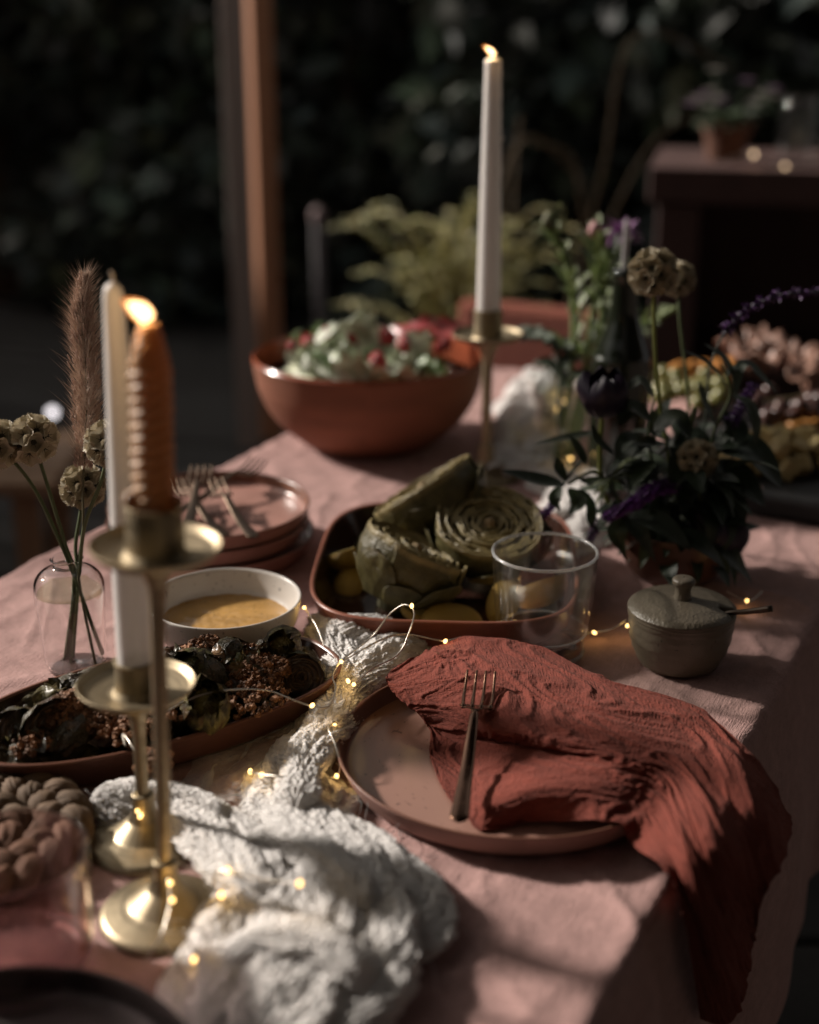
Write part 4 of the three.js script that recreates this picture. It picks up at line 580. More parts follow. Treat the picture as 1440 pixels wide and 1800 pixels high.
// ------------------------------------------------------------------ platter of cheese, fruit and cured meat at the far right
{
  const F0 = at(1345, 815), sl = M(0.018, 0.017, 0.017, { roughness: 0.5, map: texMottle, bumpMap: texBump, bumpScale: 0.001 });
  const bd = solo('serving_board', new RoundedBoxGeometry(0.3, 0.028, 0.44, 3, 0.008), sl, 'dark slate serving board of fruit, cheese and meat at the far right', 'serving board', V(F0.x + 0.03, T + 0.015, F0.z)); bd.rotation.y = -0.464;
  const Y = 0.03, pos = (px, py, h = Y + 0.02) => at(px, py, h);
  const grape = new THREE.SphereGeometry(0.0105, 14, 10), gG = M(0.3, 0.29, 0.1, { roughness: 0.3, transmission: 0.35, thickness: 0 }), gR = M(0.075, 0.035, 0.03, { roughness: 0.3 });
  const cluster = (label, mat, spots, n, spread) => { const o = thing('grape_bunch', label, 'grapes', V(0, 0, 0)); const c = pos(...spots); for (let i = 0; i < n; i++) { const g = part('grape', grape, mat, o, V(c.x + R(-1, 1) * spread, c.y + R(-0.2, 1) * 0.022, c.z + R(-1, 1) * spread * 0.8)); g.scale.set(1, R(1, 1.2), 1); } part('grape_stem', tube([V(c.x - spread, c.y + 0.01, c.z), V(c.x, c.y + 0.018, c.z), V(c.x + spread, c.y + 0.025, c.z)], 0.0015, 8, 5), M(0.12, 0.09, 0.04), o); };
  cluster('bunch of green grapes at the back left of the serving board', gG, [1205, 690], 22, 0.045); cluster('bunch of dark red grapes in the middle of the serving board', gR, [1370, 725], 24, 0.05); cluster('small bunch of green grapes beside the melon on the serving board', gG, [1255, 705], 10, 0.024);
  const mel = M(0.62, 0.26, 0.06, { roughness: 0.4, map: texMottle });
  for (let i = 0; i < 5; i++) { const p = pos(1195 + i * 22, 668 - i * 1.5, Y + 0.022), o = thing('melon_slice', ['leftmost', 'second from left', 'middle', 'fourth', 'rightmost'][i] + ' orange melon slice in the row behind the grapes', 'melon slice', p); o.rotation.set(R(-0.2, 0.2), 0.5 + i * 0.25, 0.2); part('flesh', tube([V(-0.03, 0, 0), V(-0.014, 0.014, 0), V(0.014, 0.014, 0), V(0.03, 0, 0)], (t) => 0.003 + 0.008 * Math.sin(Math.PI * t), 14, 10), mel, o); part('rind', tube([V(-0.03, -0.004, 0.002), V(-0.015, -0.01, 0.002), V(0.015, -0.01, 0.002), V(0.03, -0.004, 0.002)], 0.004, 10, 7), M(0.6, 0.4, 0.16, { roughness: 0.5 }), o); }
  const meat = M(0.4, 0.245, 0.185, { roughness: 0.4, map: tex(128, (u, v) => { const s = pn(u, v, 3, 14, 401) > 0.62 ? 1.35 : 0.85; return [0.62 * s, 0.55 * s, 0.52 * s]; }) });
  const ml = [[1300, 640], [1335, 622], [1370, 640], [1405, 655], [1330, 655], [1430, 690]];
  ml.forEach(([px, py], i) => { const o = thing('ham_slice', ['folded ham slice leftmost of the pile at the back of the board', 'folded ham slice on top of the pile at the back of the board', 'folded ham slice right of the topmost one', 'folded ham slice at the right edge of the pile', 'folded ham slice low in the middle of the pile', 'folded ham slice at the right edge of the photo'][i], 'ham', pos(px, py, Y + 0.03)); o.rotation.y = R(0, 6); part('ham', grid(20, 30, (u, v) => { const a = v * 6.0, r = 0.012 + 0.028 * u + 0.007 * Math.sin(a * 3 + u * 4); return [Math.cos(a) * r, 0.032 * Math.sin(u * 2) + 0.007 * Math.sin(a * 4 + i), Math.sin(a) * r * 0.7, u * 2, v * 3]; }), meat, o); });
  const ch = M(0.62, 0.46, 0.2, { roughness: 0.55, map: texMottle }), chunk = jitter(new RoundedBoxGeometry(0.026, 0.02, 0.024, 3, 0.004), 0.003, 90);
  for (let i = 0; i < 24; i++) { const a = i * 2.4, r = 0.012 * Math.sqrt(i), c = pos(1375, 805, Y + 0.012); const o = thing('cheese_chunk', `pale yellow cheese chunk ${i < 9 ? 'on top of the' : 'at the foot of the'} heap at the board front`, 'cheese', V(c.x + Math.cos(a) * r * 1.25, T + Y + 0.01 + (i < 9 ? 0.018 : 0) + R(0, 0.004), c.z + Math.sin(a) * r * 0.8), i < 9 ? 'cheese chunks on top of the heap' : 'cheese chunks at the foot of the heap'); o.rotation.set(R(0, 3), R(0, 3), R(0, 3)); o.scale.setScalar(R(0.7, 1.15)); part('cheese', chunk, ch, o); }
  const bread = thing('bread_slice', 'pale toasted bread slice at the front left of the serving board', 'bread', pos(1300, 800, Y + 0.01)); bread.rotation.set(0.15, 0.4, 0.1); part('crumb', jitter(new RoundedBoxGeometry(0.09, 0.014, 0.055, 4, 0.006), 0.002, 120), M(0.5, 0.36, 0.24, { roughness: 0.8, map: texMottle, bumpMap: texBump, bumpScale: 0.003 }), bread); part('crust', (() => { const g = new THREE.TorusGeometry(0.034, 0.006, 8, 40); g.scale(1.35, 0.85, 1); g.rotateX(Math.PI / 2); return g; })(), M(0.3, 0.15, 0.06, { roughness: 0.8 }), bread);
  const dry = M(0.46, 0.2, 0.04, { roughness: 0.5, map: texMottle });
  for (let i = 0; i < 6; i++) { const c = pos(1425, 745, Y + 0.012), o = thing('dried_apricot', 'orange dried apricot at the right of the serving board', 'apricot', V(c.x + R(-0.04, 0.04), c.y + R(0, 0.012), c.z + R(-0.025, 0.025)), 'dried apricots on the serving board'); o.rotation.set(R(-0.5, 0.5), R(0, 3), R(-0.5, 0.5)); part('apricot', jitter(lathe([[0.0005, -0.003], [0.013, -0.003], [0.016, 0.001], [0.012, 0.005], [0.006, 0.003], [0.0005, 0.002]], 18), 0.002, 120), dry, o); }
}
// ------------------------------------------------------------------ flowers and leaves
const leafCol = (r, g, b, tr = 0.25) => M(r, g, b, { roughness: 0.5, transmission: tr, thickness: 0, bumpMap: texVein, bumpScale: 0.0008, map: texMottle });
const LM = { dark: leafCol(0.03, 0.052, 0.026), mid: leafCol(0.055, 0.085, 0.04), grey: leafCol(0.085, 0.115, 0.082), bright: leafCol(0.36, 0.45, 0.18, 0.4), stemG: M(0.1, 0.13, 0.05, { roughness: 0.6, map: texMottle }), stemDry: M(0.13, 0.12, 0.06, { roughness: 0.7, map: texMottle }), stemY: M(0.24, 0.27, 0.07, { roughness: 0.5 }), purple: leafCol(0.13, 0.03, 0.2, 0.3), violetDark: M(0.022, 0.012, 0.035, { roughness: 0.45, sheen: 0.6, sheenColor: C(0.2, 0.12, 0.35), sheenRoughness: 0.4 }), mauve: leafCol(0.36, 0.16, 0.36, 0.3) };
// a leaf along a curve: the width lies across the view from above
function leafAlong(pts, w, { fold = 0.22, nu = 16, nv = 5, roll = 0, shape, wave = 0 } = {}) {
  const c = new THREE.CatmullRomCurve3(pts), sh = shape || ((t) => Math.pow(Math.sin(Math.PI * Math.pow(t, 0.8)), 0.75));
  return grid(nu, nv, (t, s) => {
    const p = c.getPoint(t), d = c.getTangent(t), up = V(0, 1, 0.35).normalize(), sd = d.clone().cross(up); if (sd.lengthSq() < 0.01) sd.set(1, 0, 0); sd.normalize(); if (roll) sd.applyAxisAngle(d, roll);
    const nn = sd.clone().cross(d).normalize(), x = s * 2 - 1, ww = w * 0.5 * Math.max(0.03, sh(t)); p.addScaledVector(sd, x * ww).addScaledVector(nn, Math.abs(x) * ww * fold * 1.6 + wave * ww * Math.sin(t * 14 + x) * x * x);
    return [p.x, p.y, p.z, x * 0.5 + 0.5, t * 2];
  });
}
const rel = (o, pts) => pts.map((p) => p.clone().sub(o.position));
const cupG = (r) => grid(7, 48, (u, v) => { const a = -v * 6.28318, c = r * 0.47, q = c * Math.pow(u, 0.8) * (1 + 0.13 * Math.cos(a * 5 + 1) * u) + 0.02 * c * Math.cos(a * 24) * u, rib = 0.05 * c * Math.cos(a * 24) * u; return [Math.cos(a) * q, Math.sin(a) * q, r * 0.58 + r * 0.42 * Math.pow(u, 1.15) + rib - 0.05 * r * Math.pow(u, 5), v * 6, u]; }, true);
const cupMat = [M(0.6, 0.52, 0.37, { roughness: 0.75, transmission: 0.3, thickness: 0, bumpMap: texVein, bumpScale: 0.0006 }), M(0.52, 0.45, 0.31, { roughness: 0.75, transmission: 0.3, thickness: 0, bumpMap: texVein, bumpScale: 0.0006 })];
const starG = (r) => { const g = []; for (let k = 0; k < 5; k++) g.push(place(new THREE.ConeGeometry(r * 0.025, r * 0.3, 4).translate(0, r * 0.15, 0).rotateX(Math.PI / 2), V(0, 0, r * 0.74), V(Math.cos(k * 1.2566), Math.sin(k * 1.2566), 0.9))); g.push(new THREE.SphereGeometry(r * 0.07, 8, 6).translate(0, 0, r * 0.75)); return mergeGeometries(g.map((x) => { x = x.index ? x.toNonIndexed() : x; return x; })); };
const podCache = {};
function podHead(o, pos, r, up) {
  const key = r.toFixed(4), [cg, sg] = podCache[key] || (podCache[key] = [cupG(r), starG(r)]);
  const core = part('seed_head', new THREE.SphereGeometry(r * 0.66, 18, 12), M(0.06, 0.055, 0.03, { roughness: 0.9 }), o, pos), N = 25;
  for (let i = 0; i < N; i++) { const y = 1 - (2 * i + 1) / N, q = Math.sqrt(1 - y * y), a = i * 2.39996; const d = V(Math.cos(a) * q, y, Math.sin(a) * q); if (d.dot(up) < -0.86) continue; const c = part('papery_cup', cg, cupMat[i % 2], core); look(c, d, a * 3); c.scale.setScalar(R(0.94, 1.05)); }
  const ms = []; for (let i = 0; i < N; i++) { const y = 1 - (2 * i + 1) / N, q = Math.sqrt(1 - y * y), a = i * 2.39996; ms.push(place(sg, V(0, 0, 0), V(Math.cos(a) * q, y, Math.sin(a) * q), a * 3)); }
  part('seed_stars', mergeGeometries(ms), M(0.035, 0.03, 0.02), core);
}
// ---- left vase
const VB = at(134, 1172), VF = -VB.z, av = (px, py, dz = 0) => atF(px, py, VF + dz);
{
  const o = thing('bud_vase', 'small clear round shouldered glass vase of dried stems at the left', 'vase', V(VB.x, T + 0.001, VB.z));
  const vp = new THREE.SplineCurve([[0.0005, 0.0012], [0.022, 0.0008], [0.0262, 0.004], [0.0272, 0.012], [0.0292, 0.045], [0.0308, 0.07], [0.0296, 0.083], [0.024, 0.091], [0.0155, 0.0945], [0.0118, 0.0975], [0.0128, 0.1015], [0.0145, 0.1035]].map((q) => new THREE.Vector2(...q))).getPoints(70).map((q) => [Math.max(0.0005, q.x), Math.max(0.0006, q.y)]);
  const inn = vp.slice(10).map(([x, y]) => [Math.max(0.0005, x - 0.0016), Math.min(y + 0.0004, 0.1032)]).reverse();
  part('vase_wall', lathe([...vp, [0.0138, 0.1043], ...inn, [0.0005, 0.0065]], 90), mats.glassSolid, o);
  part('water', grid(8, 60, (u, v) => { const a = -v * 6.28318, q = u * 0.0288; return [Math.cos(a) * q, 0.0715 + 0.0012 * Math.pow(u, 14), Math.sin(a) * q]; }, true), mats.water, o);
}
function podStem(label, stemPts, headPx, r, up = V(0, 1, 0), mat = LM.stemG, w = 0.0016) {
  const o = thing('scabiosa_pod', label, 'seed pod', stemPts[0]);
  part('stem', tube(rel(o, [...stemPts, headPx]), [w * 1.15, w], 40, 8), mat, o); podHead(o, headPx.clone().sub(o.position), r, up); return o;
}
{
  const nk = (dx = 0, dz = 0) => av(134 + dx, 1003, dz);
  podStem('round papery scabiosa pod with dark centre, upper one in the left vase', [av(112, 1178, 0.012), nk(-4), av(116, 960), av(92, 880)], av(58, 772, 0.004), 0.0208);
  podStem('round papery scabiosa pod lowest in the left vase, in front of the grass plume', [av(118, 1182, 0.014), nk(2, 0.004), av(133, 960, 0.01), av(142, 900, 0.016)], av(147, 855, 0.02), 0.0195);
  podStem('scabiosa pod cut off by the left edge of the photo', [av(180, 1150, -0.004), nk(-7), av(100, 940), av(55, 850)], av(-2, 782, 0.002), 0.0205);
  podStem('scabiosa pod half hidden behind the white taper in the left vase', [av(126, 1180, 0.01), nk(6, -0.004), av(150, 920, -0.03), av(180, 840, -0.04)], av(192, 780, -0.045), 0.019);
  // the grass plume
  const P = [av(168, 1172, -0.01), nk(4, -0.004), av(146, 930, -0.008), av(146, 850, -0.008), av(152, 740, -0.008), av(150, 620, -0.006), av(146, 545, -0.004), av(149, 482, -0.002)];
  const o = thing('grass_plume', 'tall fluffy brown grass plume standing in the left vase', 'grass plume', P[0]);
  const L = rel(o, P), c = new THREE.CatmullRomCurve3(L, false, 'centripetal'); part('stem', tube(L, [0.0014, 0.0006], 60, 6), LM.stemDry, o);
  const hairs = [], t0 = 0.47, hg = new THREE.ConeGeometry(0.00026, 1, 3, 1, true).translate(0, 0.5, 0).rotateX(Math.PI / 2).toNonIndexed(), sg = new THREE.SphereGeometry(1, 6, 4).toNonIndexed(), seeds = []; hg.deleteAttribute('uv'); sg.deleteAttribute('uv');
  for (let i = 0; i < 2900; i++) {
    const k = rnd(), t = lerp(t0, 1, Math.pow(k, 0.95)), p = c.getPoint(t), d = c.getTangent(t), a = R(0, 6.28), side = V(Math.cos(a), 0, Math.sin(a)).addScaledVector(d, -d.dot(V(Math.cos(a), 0, Math.sin(a)))).normalize();
    const env = Math.pow(Math.sin(Math.PI * clamp(lerp(0.1, 0.93, k), 0, 1)), 0.5) * (1.5 - 0.8 * k), len = R(0.4, 1) * 0.026 * env + (rnd() < 0.1 ? 0.012 : 0);
    const dir = d.clone().multiplyScalar(R(0.7, 1.25)).addScaledVector(side, R(0.45, 1.1)), g = hg.clone(), b = 0.0035 * R(0.2, 1) * env; const m = new THREE.Matrix4().compose(p.clone().addScaledVector(side, b), new THREE.Quaternion().setFromUnitVectors(V(0, 0, 1), dir.normalize()), V(1, 1, len)); hairs.push(g.applyMatrix4(m));
    if (i % 4 === 0) seeds.push(sg.clone().applyMatrix4(new THREE.Matrix4().compose(p.clone().addScaledVector(side, b + 0.0025 * env + R(0, 0.006) * env), new THREE.Quaternion().setFromUnitVectors(V(0, 0, 1), d.clone().addScaledVector(side, 0.45).normalize()), V(0.0007, 0.0007, 0.0032))));
  }
  part('bristles', mergeGeometries(hairs), M(0.74, 0.6, 0.5, { roughness: 0.7, transmission: 0.3, thickness: 0 }), o).userData.kind = 'stuff'; part('seeds', mergeGeometries(seeds), M(0.46, 0.33, 0.27, { roughness: 0.8 }), o).userData.kind = 'stuff';
}
// ---- the arrangement at the right
const AB = at(1183, 1012), AF = -AB.z, aa = (px, py, dz = 0) => atF(px, py, AF + dz);
{
  const o = thing('flower_bowl', 'dark rust ceramic bowl holding the flower arrangement behind the lidded pot', 'bowl', V(AB.x, T + 0.001, AB.z));
  part('bowl_wall', lathe(new THREE.SplineCurve([[0.0005, 0.001], [0.035, 0.001], [0.048, 0.012], [0.059, 0.034], [0.0635, 0.056], [0.062, 0.058], [0.0595, 0.056], [0.055, 0.036], [0.042, 0.014], [0.0005, 0.008]].map((q) => new THREE.Vector2(...q))).getPoints(60).map((q) => [Math.max(0.0005, q.x), Math.max(0.0006, q.y)]), 72), M(0.12, 0.055, 0.038, { roughness: 0.4, map: texMottle }), o);
  part('moss', jitter(lathe([[0.0005, 0.058], [0.03, 0.056], [0.054, 0.044], [0.0005, 0.03]], 40), 0.006, 70), M(0.03, 0.04, 0.02, { roughness: 0.95 }), o);
  const B = (dx = 0, dz = 0) => aa(1183 + dx, 955, dz);
  podStem('tan scabiosa pod standing highest on the right, beside the bottle', [B(5), aa(1175, 800, 0.01), aa(1160, 715, 0.015), aa(1152, 620, 0.015)], aa(1148, 480, 0.01), 0.0232, V(0, 1, 0), LM.stemY, 0.0019);
  podStem('smaller tan scabiosa pod low in the right arrangement', [B(10, -0.03), aa(1230, 890, -0.03), aa(1228, 850, -0.035)], aa(1225, 808, -0.035), 0.0195, V(0, 1, 0), LM.stemY, 0.0017);
  podStem('dim scabiosa pod behind the highest pod on the right', [B(20, 0.08), aa(1210, 700, 0.1), aa(1195, 560, 0.11)], aa(1192, 490, 0.12), 0.018, V(0, 1, 0), LM.stemG, 0.0016);
  // dark tulip
  const petal = (w) => grid(12, 8, (u, v) => { const x = v * 2 - 1, ww = w * Math.sin(Math.PI * Math.pow(lerp(0.12, 0.97, u), 0.75)), r = 0.02 * Math.sin(Math.min(2.3, 0.3 + u * 2.0)) + 0.004; return [x * ww * 0.5, u * 0.04, r * (1 - 0.35 * x * x), v, u]; });
  const cupFlower = (label, px, py, dz, s, stem, mat, tilt) => { const c = aa(px, py, dz), q = thing('dark_flower', label, 'flower', stem[0]); part('stem', tube(rel(q, [...stem, c]), [0.0028, 0.0026], 24, 8), LM.stemY, q); for (let i = 0; i < 9; i++) { const m = part('petal', petal(0.034), mat, q, c.clone().sub(q.position)); m.rotation.set(tilt * 0.5, i * 2.4, i < 5 ? 0.04 : -0.05, 'XYZ'); m.scale.setScalar(s * (i < 5 ? 1 : 0.9)); } part('flower_heart', new THREE.SphereGeometry(0.009 * s, 12, 10), mat, q, c.clone().sub(q.position).add(V(0, 0.008, 0))); };
  cupFlower('almost black violet tulip on a yellow green stem in the right arrangement', 1059, 728, 0.0, 1.12, [B(-40), aa(1062, 870), aa(1055, 800)], LM.violetDark, 0.1);
  cupFlower('dark violet flower low at the right side of the arrangement', 1258, 975, -0.02, 1.35, [B(15), aa(1225, 985, -0.02)], LM.violetDark, 0.5);
  // sprigs of salvia
  const floret = mergeGeometries([0, 1, 2].map((k) => place(blade(0.011, 0.0062, { bend: 1.0, fold: 0.5, nu: 5, nv: 2 }), V(0, 0, 0), V(Math.cos(k * 2.1) * 0.6, Math.sin(k * 2.1) * 0.6, 1)))), calyx = new THREE.SphereGeometry(0.0024, 7, 5).scale(1, 1, 1.9);
  const salvia = (label, pts, n, t0, s, mat, dense) => {
    const q = thing('salvia_sprig', label, 'salvia', pts[0]), L = rel(q, pts), c = new THREE.CatmullRomCurve3(L); part('stem', tube(L, [0.0017, 0.0008], 40, 6), LM.grey, q);
    for (let i = 0; i < n; i++) { const t = lerp(t0, 0.99, i / (n - 1)), p = c.getPoint(t), tg = c.getTangent(t), m = dense ? 5 : 3; for (let k = 0; k < m; k++) { const a = k * 6.28 / m + i * 1.1, sd = V(Math.cos(a), Math.sin(a), Math.sin(a + 1)).normalize(), d = sd.addScaledVector(tg, 0.5), f = part('floret', floret, mat, q, p.clone().addScaledVector(d, 0.002)); look(f, d); f.scale.setScalar(s * R(0.7, 1.1) * (1.1 - 0.45 * t)); if (k % 2 === 0) { const cx = part('calyx', calyx, LM.violetDark, q, p.clone().addScaledVector(d, 0.002)); look(cx, d); cx.scale.setScalar(s * (1.1 - 0.4 * t)); } } }
    return q;
  };
  salvia('long dark purple salvia sprig arching out to the right edge', [B(20, 0.03), aa(1238, 760, 0.02), aa(1250, 640, 0.03), aa(1285, 570, 0.04), aa(1350, 525, 0.05), aa(1450, 510, 0.06)], 13, 0.55, 0.95, LM.purple, false);
  salvia('bright purple salvia spike in the middle front of the arrangement', [aa(1190, 850, -0.04), aa(1150, 858, -0.06), aa(1110, 885, -0.07), aa(1068, 908, -0.07)], 20, 0.06, 1.0, leafCol(0.24, 0.05, 0.36, 0.35), true);
  salvia('small purple salvia sprig pointing left over the cut artichoke', [aa(1030, 800, -0.03), aa(990, 850, -0.04), aa(965, 895, -0.04), aa(928, 925, -0.04)], 9, 0.5, 0.6, leafCol(0.2, 0.05, 0.33, 0.35), true);
  salvia('purple salvia sprig hanging at the right beside the curved leaves', [B(20), aa(1255, 790, 0.0), aa(1290, 735, 0.0), aa(1325, 680, 0.01)], 8, 0.62, 0.9, leafCol(0.17, 0.05, 0.28, 0.35), true);
  salvia('small purple sprig hanging left of the flower bowl', [aa(1080, 880, -0.03), aa(1055, 915, -0.04), aa(1038, 945, -0.04)], 5, 0.5, 0.6, LM.purple, true);
  // leafy stems, each with its own leaves
  const sprigLeaves = (label, stemPts, mat, leaves) => { const q = thing('leafy_stem', label, 'leafy stem', stemPts[0]); part('stem', tube(rel(q, stemPts), [0.0024, 0.0013], 28, 7), mat === LM.bright ? LM.stemY : LM.stemG, q); for (const [pts, w, m] of leaves) part('leaf', leafAlong(rel(q, pts), w), m || mat, q); return q; };
  const A = aa;
  sprigLeaves('grey green stem with long curved leaves at the upper right of the arrangement', [B(15), A(1240, 860, 0.0), A(1255, 760, 0.0), A(1285, 690, 0.0), A(1272, 640, 0.0)], LM.grey, [[[A(1285, 694), A(1316, 712, -0.01), A(1328, 745, -0.02), A(1328, 786, -0.02)], 0.013], [[A(1279, 682), A(1250, 645, -0.01), A(1198, 614, -0.02)], 0.011], [[A(1290, 665), A(1270, 630, 0), A(1237, 604, 0)], 0.012], [[A(1288, 668), A(1310, 640, 0.01), A(1340, 665, 0.01), A(1366, 692, 0.01)], 0.014], [[A(1275, 660), A(1296, 650, 0), A(1290, 700, -0.01)], 0.012], [[A(1258, 750), A(1235, 700, 0), A(1228, 668, 0)], 0.01]]);
  sprigLeaves('dark stem with narrow pointed leaves reaching left over the artichokes', [B(-20, -0.02), A(1090, 880, -0.02), A(1045, 830, -0.03), A(1000, 850, -0.04)], LM.mid, [[[A(1048, 760), A(1000, 770, -0.01), A(940, 781, -0.02)], 0.011], [[A(993, 853, -0.04), A(940, 846, -0.05), A(882, 828, -0.06)], 0.022, LM.dark], [[A(1029, 817, -0.03), A(1015, 790, -0.03), A(1000, 765, -0.03)], 0.014], [[A(995, 846, -0.04), A(982, 826, -0.04), A(977, 804, -0.04)], 0.015, LM.dark], [[A(1000, 858, -0.04), A(1015, 885, -0.05), A(1000, 905, -0.05)], 0.017], [[A(1015, 860, -0.04), A(1035, 890, -0.04), A(1040, 930, -0.04)], 0.016, LM.dark], [[A(985, 855, -0.04), A(975, 880, -0.05), A(985, 900, -0.05)], 0.013], [[A(1060, 840, -0.03), A(1030, 850, -0.04), A(1010, 838, -0.05)], 0.013], [[A(1080, 800, -0.02), A(1050, 775, -0.02), A(1040, 745, -0.02)], 0.013, LM.dark]]);
  sprigLeaves('broad grey green leaves hanging over the front of the flower bowl', [B(-10), A(1120, 925, -0.05), A(1105, 905, -0.06)], LM.grey, [[[A(1105, 905, -0.06), A(1160, 925, -0.08), A(1215, 968, -0.09)], 0.03], [[A(1102, 908, -0.06), A(1125, 940, -0.08), A(1152, 988, -0.08)], 0.02], [[A(1100, 905, -0.06), A(1085, 940, -0.07), A(1100, 985, -0.07)], 0.02, LM.mid], [[A(1130, 930, -0.06), A(1135, 965, -0.07), A(1125, 1000, -0.07)], 0.013, LM.mid], [[A(1110, 900, -0.05), A(1075, 905, -0.06), A(1050, 930, -0.06)], 0.018, LM.mid], [[A(1170, 930, -0.06), A(1230, 960, -0.08), A(1275, 1000, -0.08)], 0.026, LM.dark]]);
  sprigLeaves('big dark leaves spreading to the right of the arrangement', [B(15), A(1235, 860, -0.01), A(1265, 790, -0.01)], LM.dark, [[[A(1265, 790, -0.01), A(1320, 800, -0.02), A(1375, 858, -0.03)], 0.045], [[A(1255, 810, -0.01), A(1300, 850, -0.03), A(1345, 890, -0.04)], 0.04], [[A(1262, 795, 0), A(1290, 760, 0), A(1268, 720, 0.01)], 0.03], [[A(1245, 850, -0.02), A(1280, 890, -0.04), A(1300, 940, -0.05)], 0.038], [[A(1240, 870, -0.02), A(1265, 920, -0.05), A(1260, 980, -0.06)], 0.036], [[A(1220, 900, -0.03), A(1285, 980, -0.06), A(1322, 1026, -0.06)], 0.024], [[A(1230, 850, 0), A(1200, 800, -0.01), A(1195, 760, -0.01)], 0.03]]);
  sprigLeaves('dark middle leaves arching between tulip and tall pod', [B(0), A(1160, 860, 0.0), A(1140, 770, 0.0), A(1150, 700, 0.01)], LM.dark, [[[A(1150, 700), A(1125, 670, 0), A(1102, 688, 0)], 0.014, LM.grey], [[A(1145, 740), A(1110, 720, 0), A(1090, 750, -0.01)], 0.024], [[A(1150, 760), A(1190, 735, 0), A(1215, 770, -0.01)], 0.024], [[A(1155, 800), A(1110, 780, -0.02), A(1085, 815, -0.03)], 0.03], [[A(1160, 800), A(1195, 785, -0.02), A(1200, 830, -0.03)], 0.03], [[A(1165, 830), A(1130, 830, -0.03), A(1110, 870, -0.04)], 0.032], [[A(1165, 850), A(1200, 845, -0.03), A(1205, 900, -0.05)], 0.032], [[A(1150, 770), A(1165, 730, 0.02), A(1180, 700, 0.02)], 0.02], [[A(1170, 880), A(1150, 900, -0.05), A(1160, 940, -0.06)], 0.032], [[A(1180, 800), A(1222, 770, 0.01), A(1250, 800, 0)], 0.026]]);
  { // loose filler foliage
    const q = thing('leafy_stem', 'dense dark filler foliage at the heart of the arrangement', 'leafy stem', AB.clone()); part('stem', tube([V(0, 0.03, 0), V(0, 0.1, 0), V(0.01, 0.18, 0)], 0.0025, 12, 6), LM.stemG, q);
    const fg = [blade(0.055, 0.018, { bend: 0.9 }), blade(0.04, 0.02, { bend: 0.7 })];
    for (let i = 0; i < 130; i++) { const a = R(0, 6.28), h = R(0.03, 0.15), r = R(0.01, 0.055), m = part('leaf', pick(fg), rnd() < 0.3 ? LM.mid : LM.dark, q, V(Math.cos(a) * r, h, Math.sin(a) * r * 0.9)); look(m, V(Math.cos(a), R(-0.5, 0.9), Math.sin(a)), R(-0.6, 0.6)); m.scale.setScalar(R(0.7, 1.2)); }
  }
  { // pale feathery tuft at the tulip stem
    const q = thing('leafy_stem', 'pale feathery leaf tuft on the tulip stem', 'leafy stem', aa(1075, 840, -0.04)), g = [];
    for (let i = 0; i < 26; i++) { const a = R(-2.9, 1.2), L = R(0.018, 0.04); g.push([V(0, 0, 0), V(Math.cos(a) * L * 0.55, Math.sin(a) * L * 0.5 + 0.004, R(-0.006, 0.012)), V(Math.cos(a) * L, Math.sin(a) * L * 0.85, R(-0.008, 0.014))]); }
    for (const p of g) part('leaf', leafAlong(p, 0.0034, { nu: 8, nv: 2 }), rnd() < 0.4 ? LM.bright : LM.grey, q);
  }
}
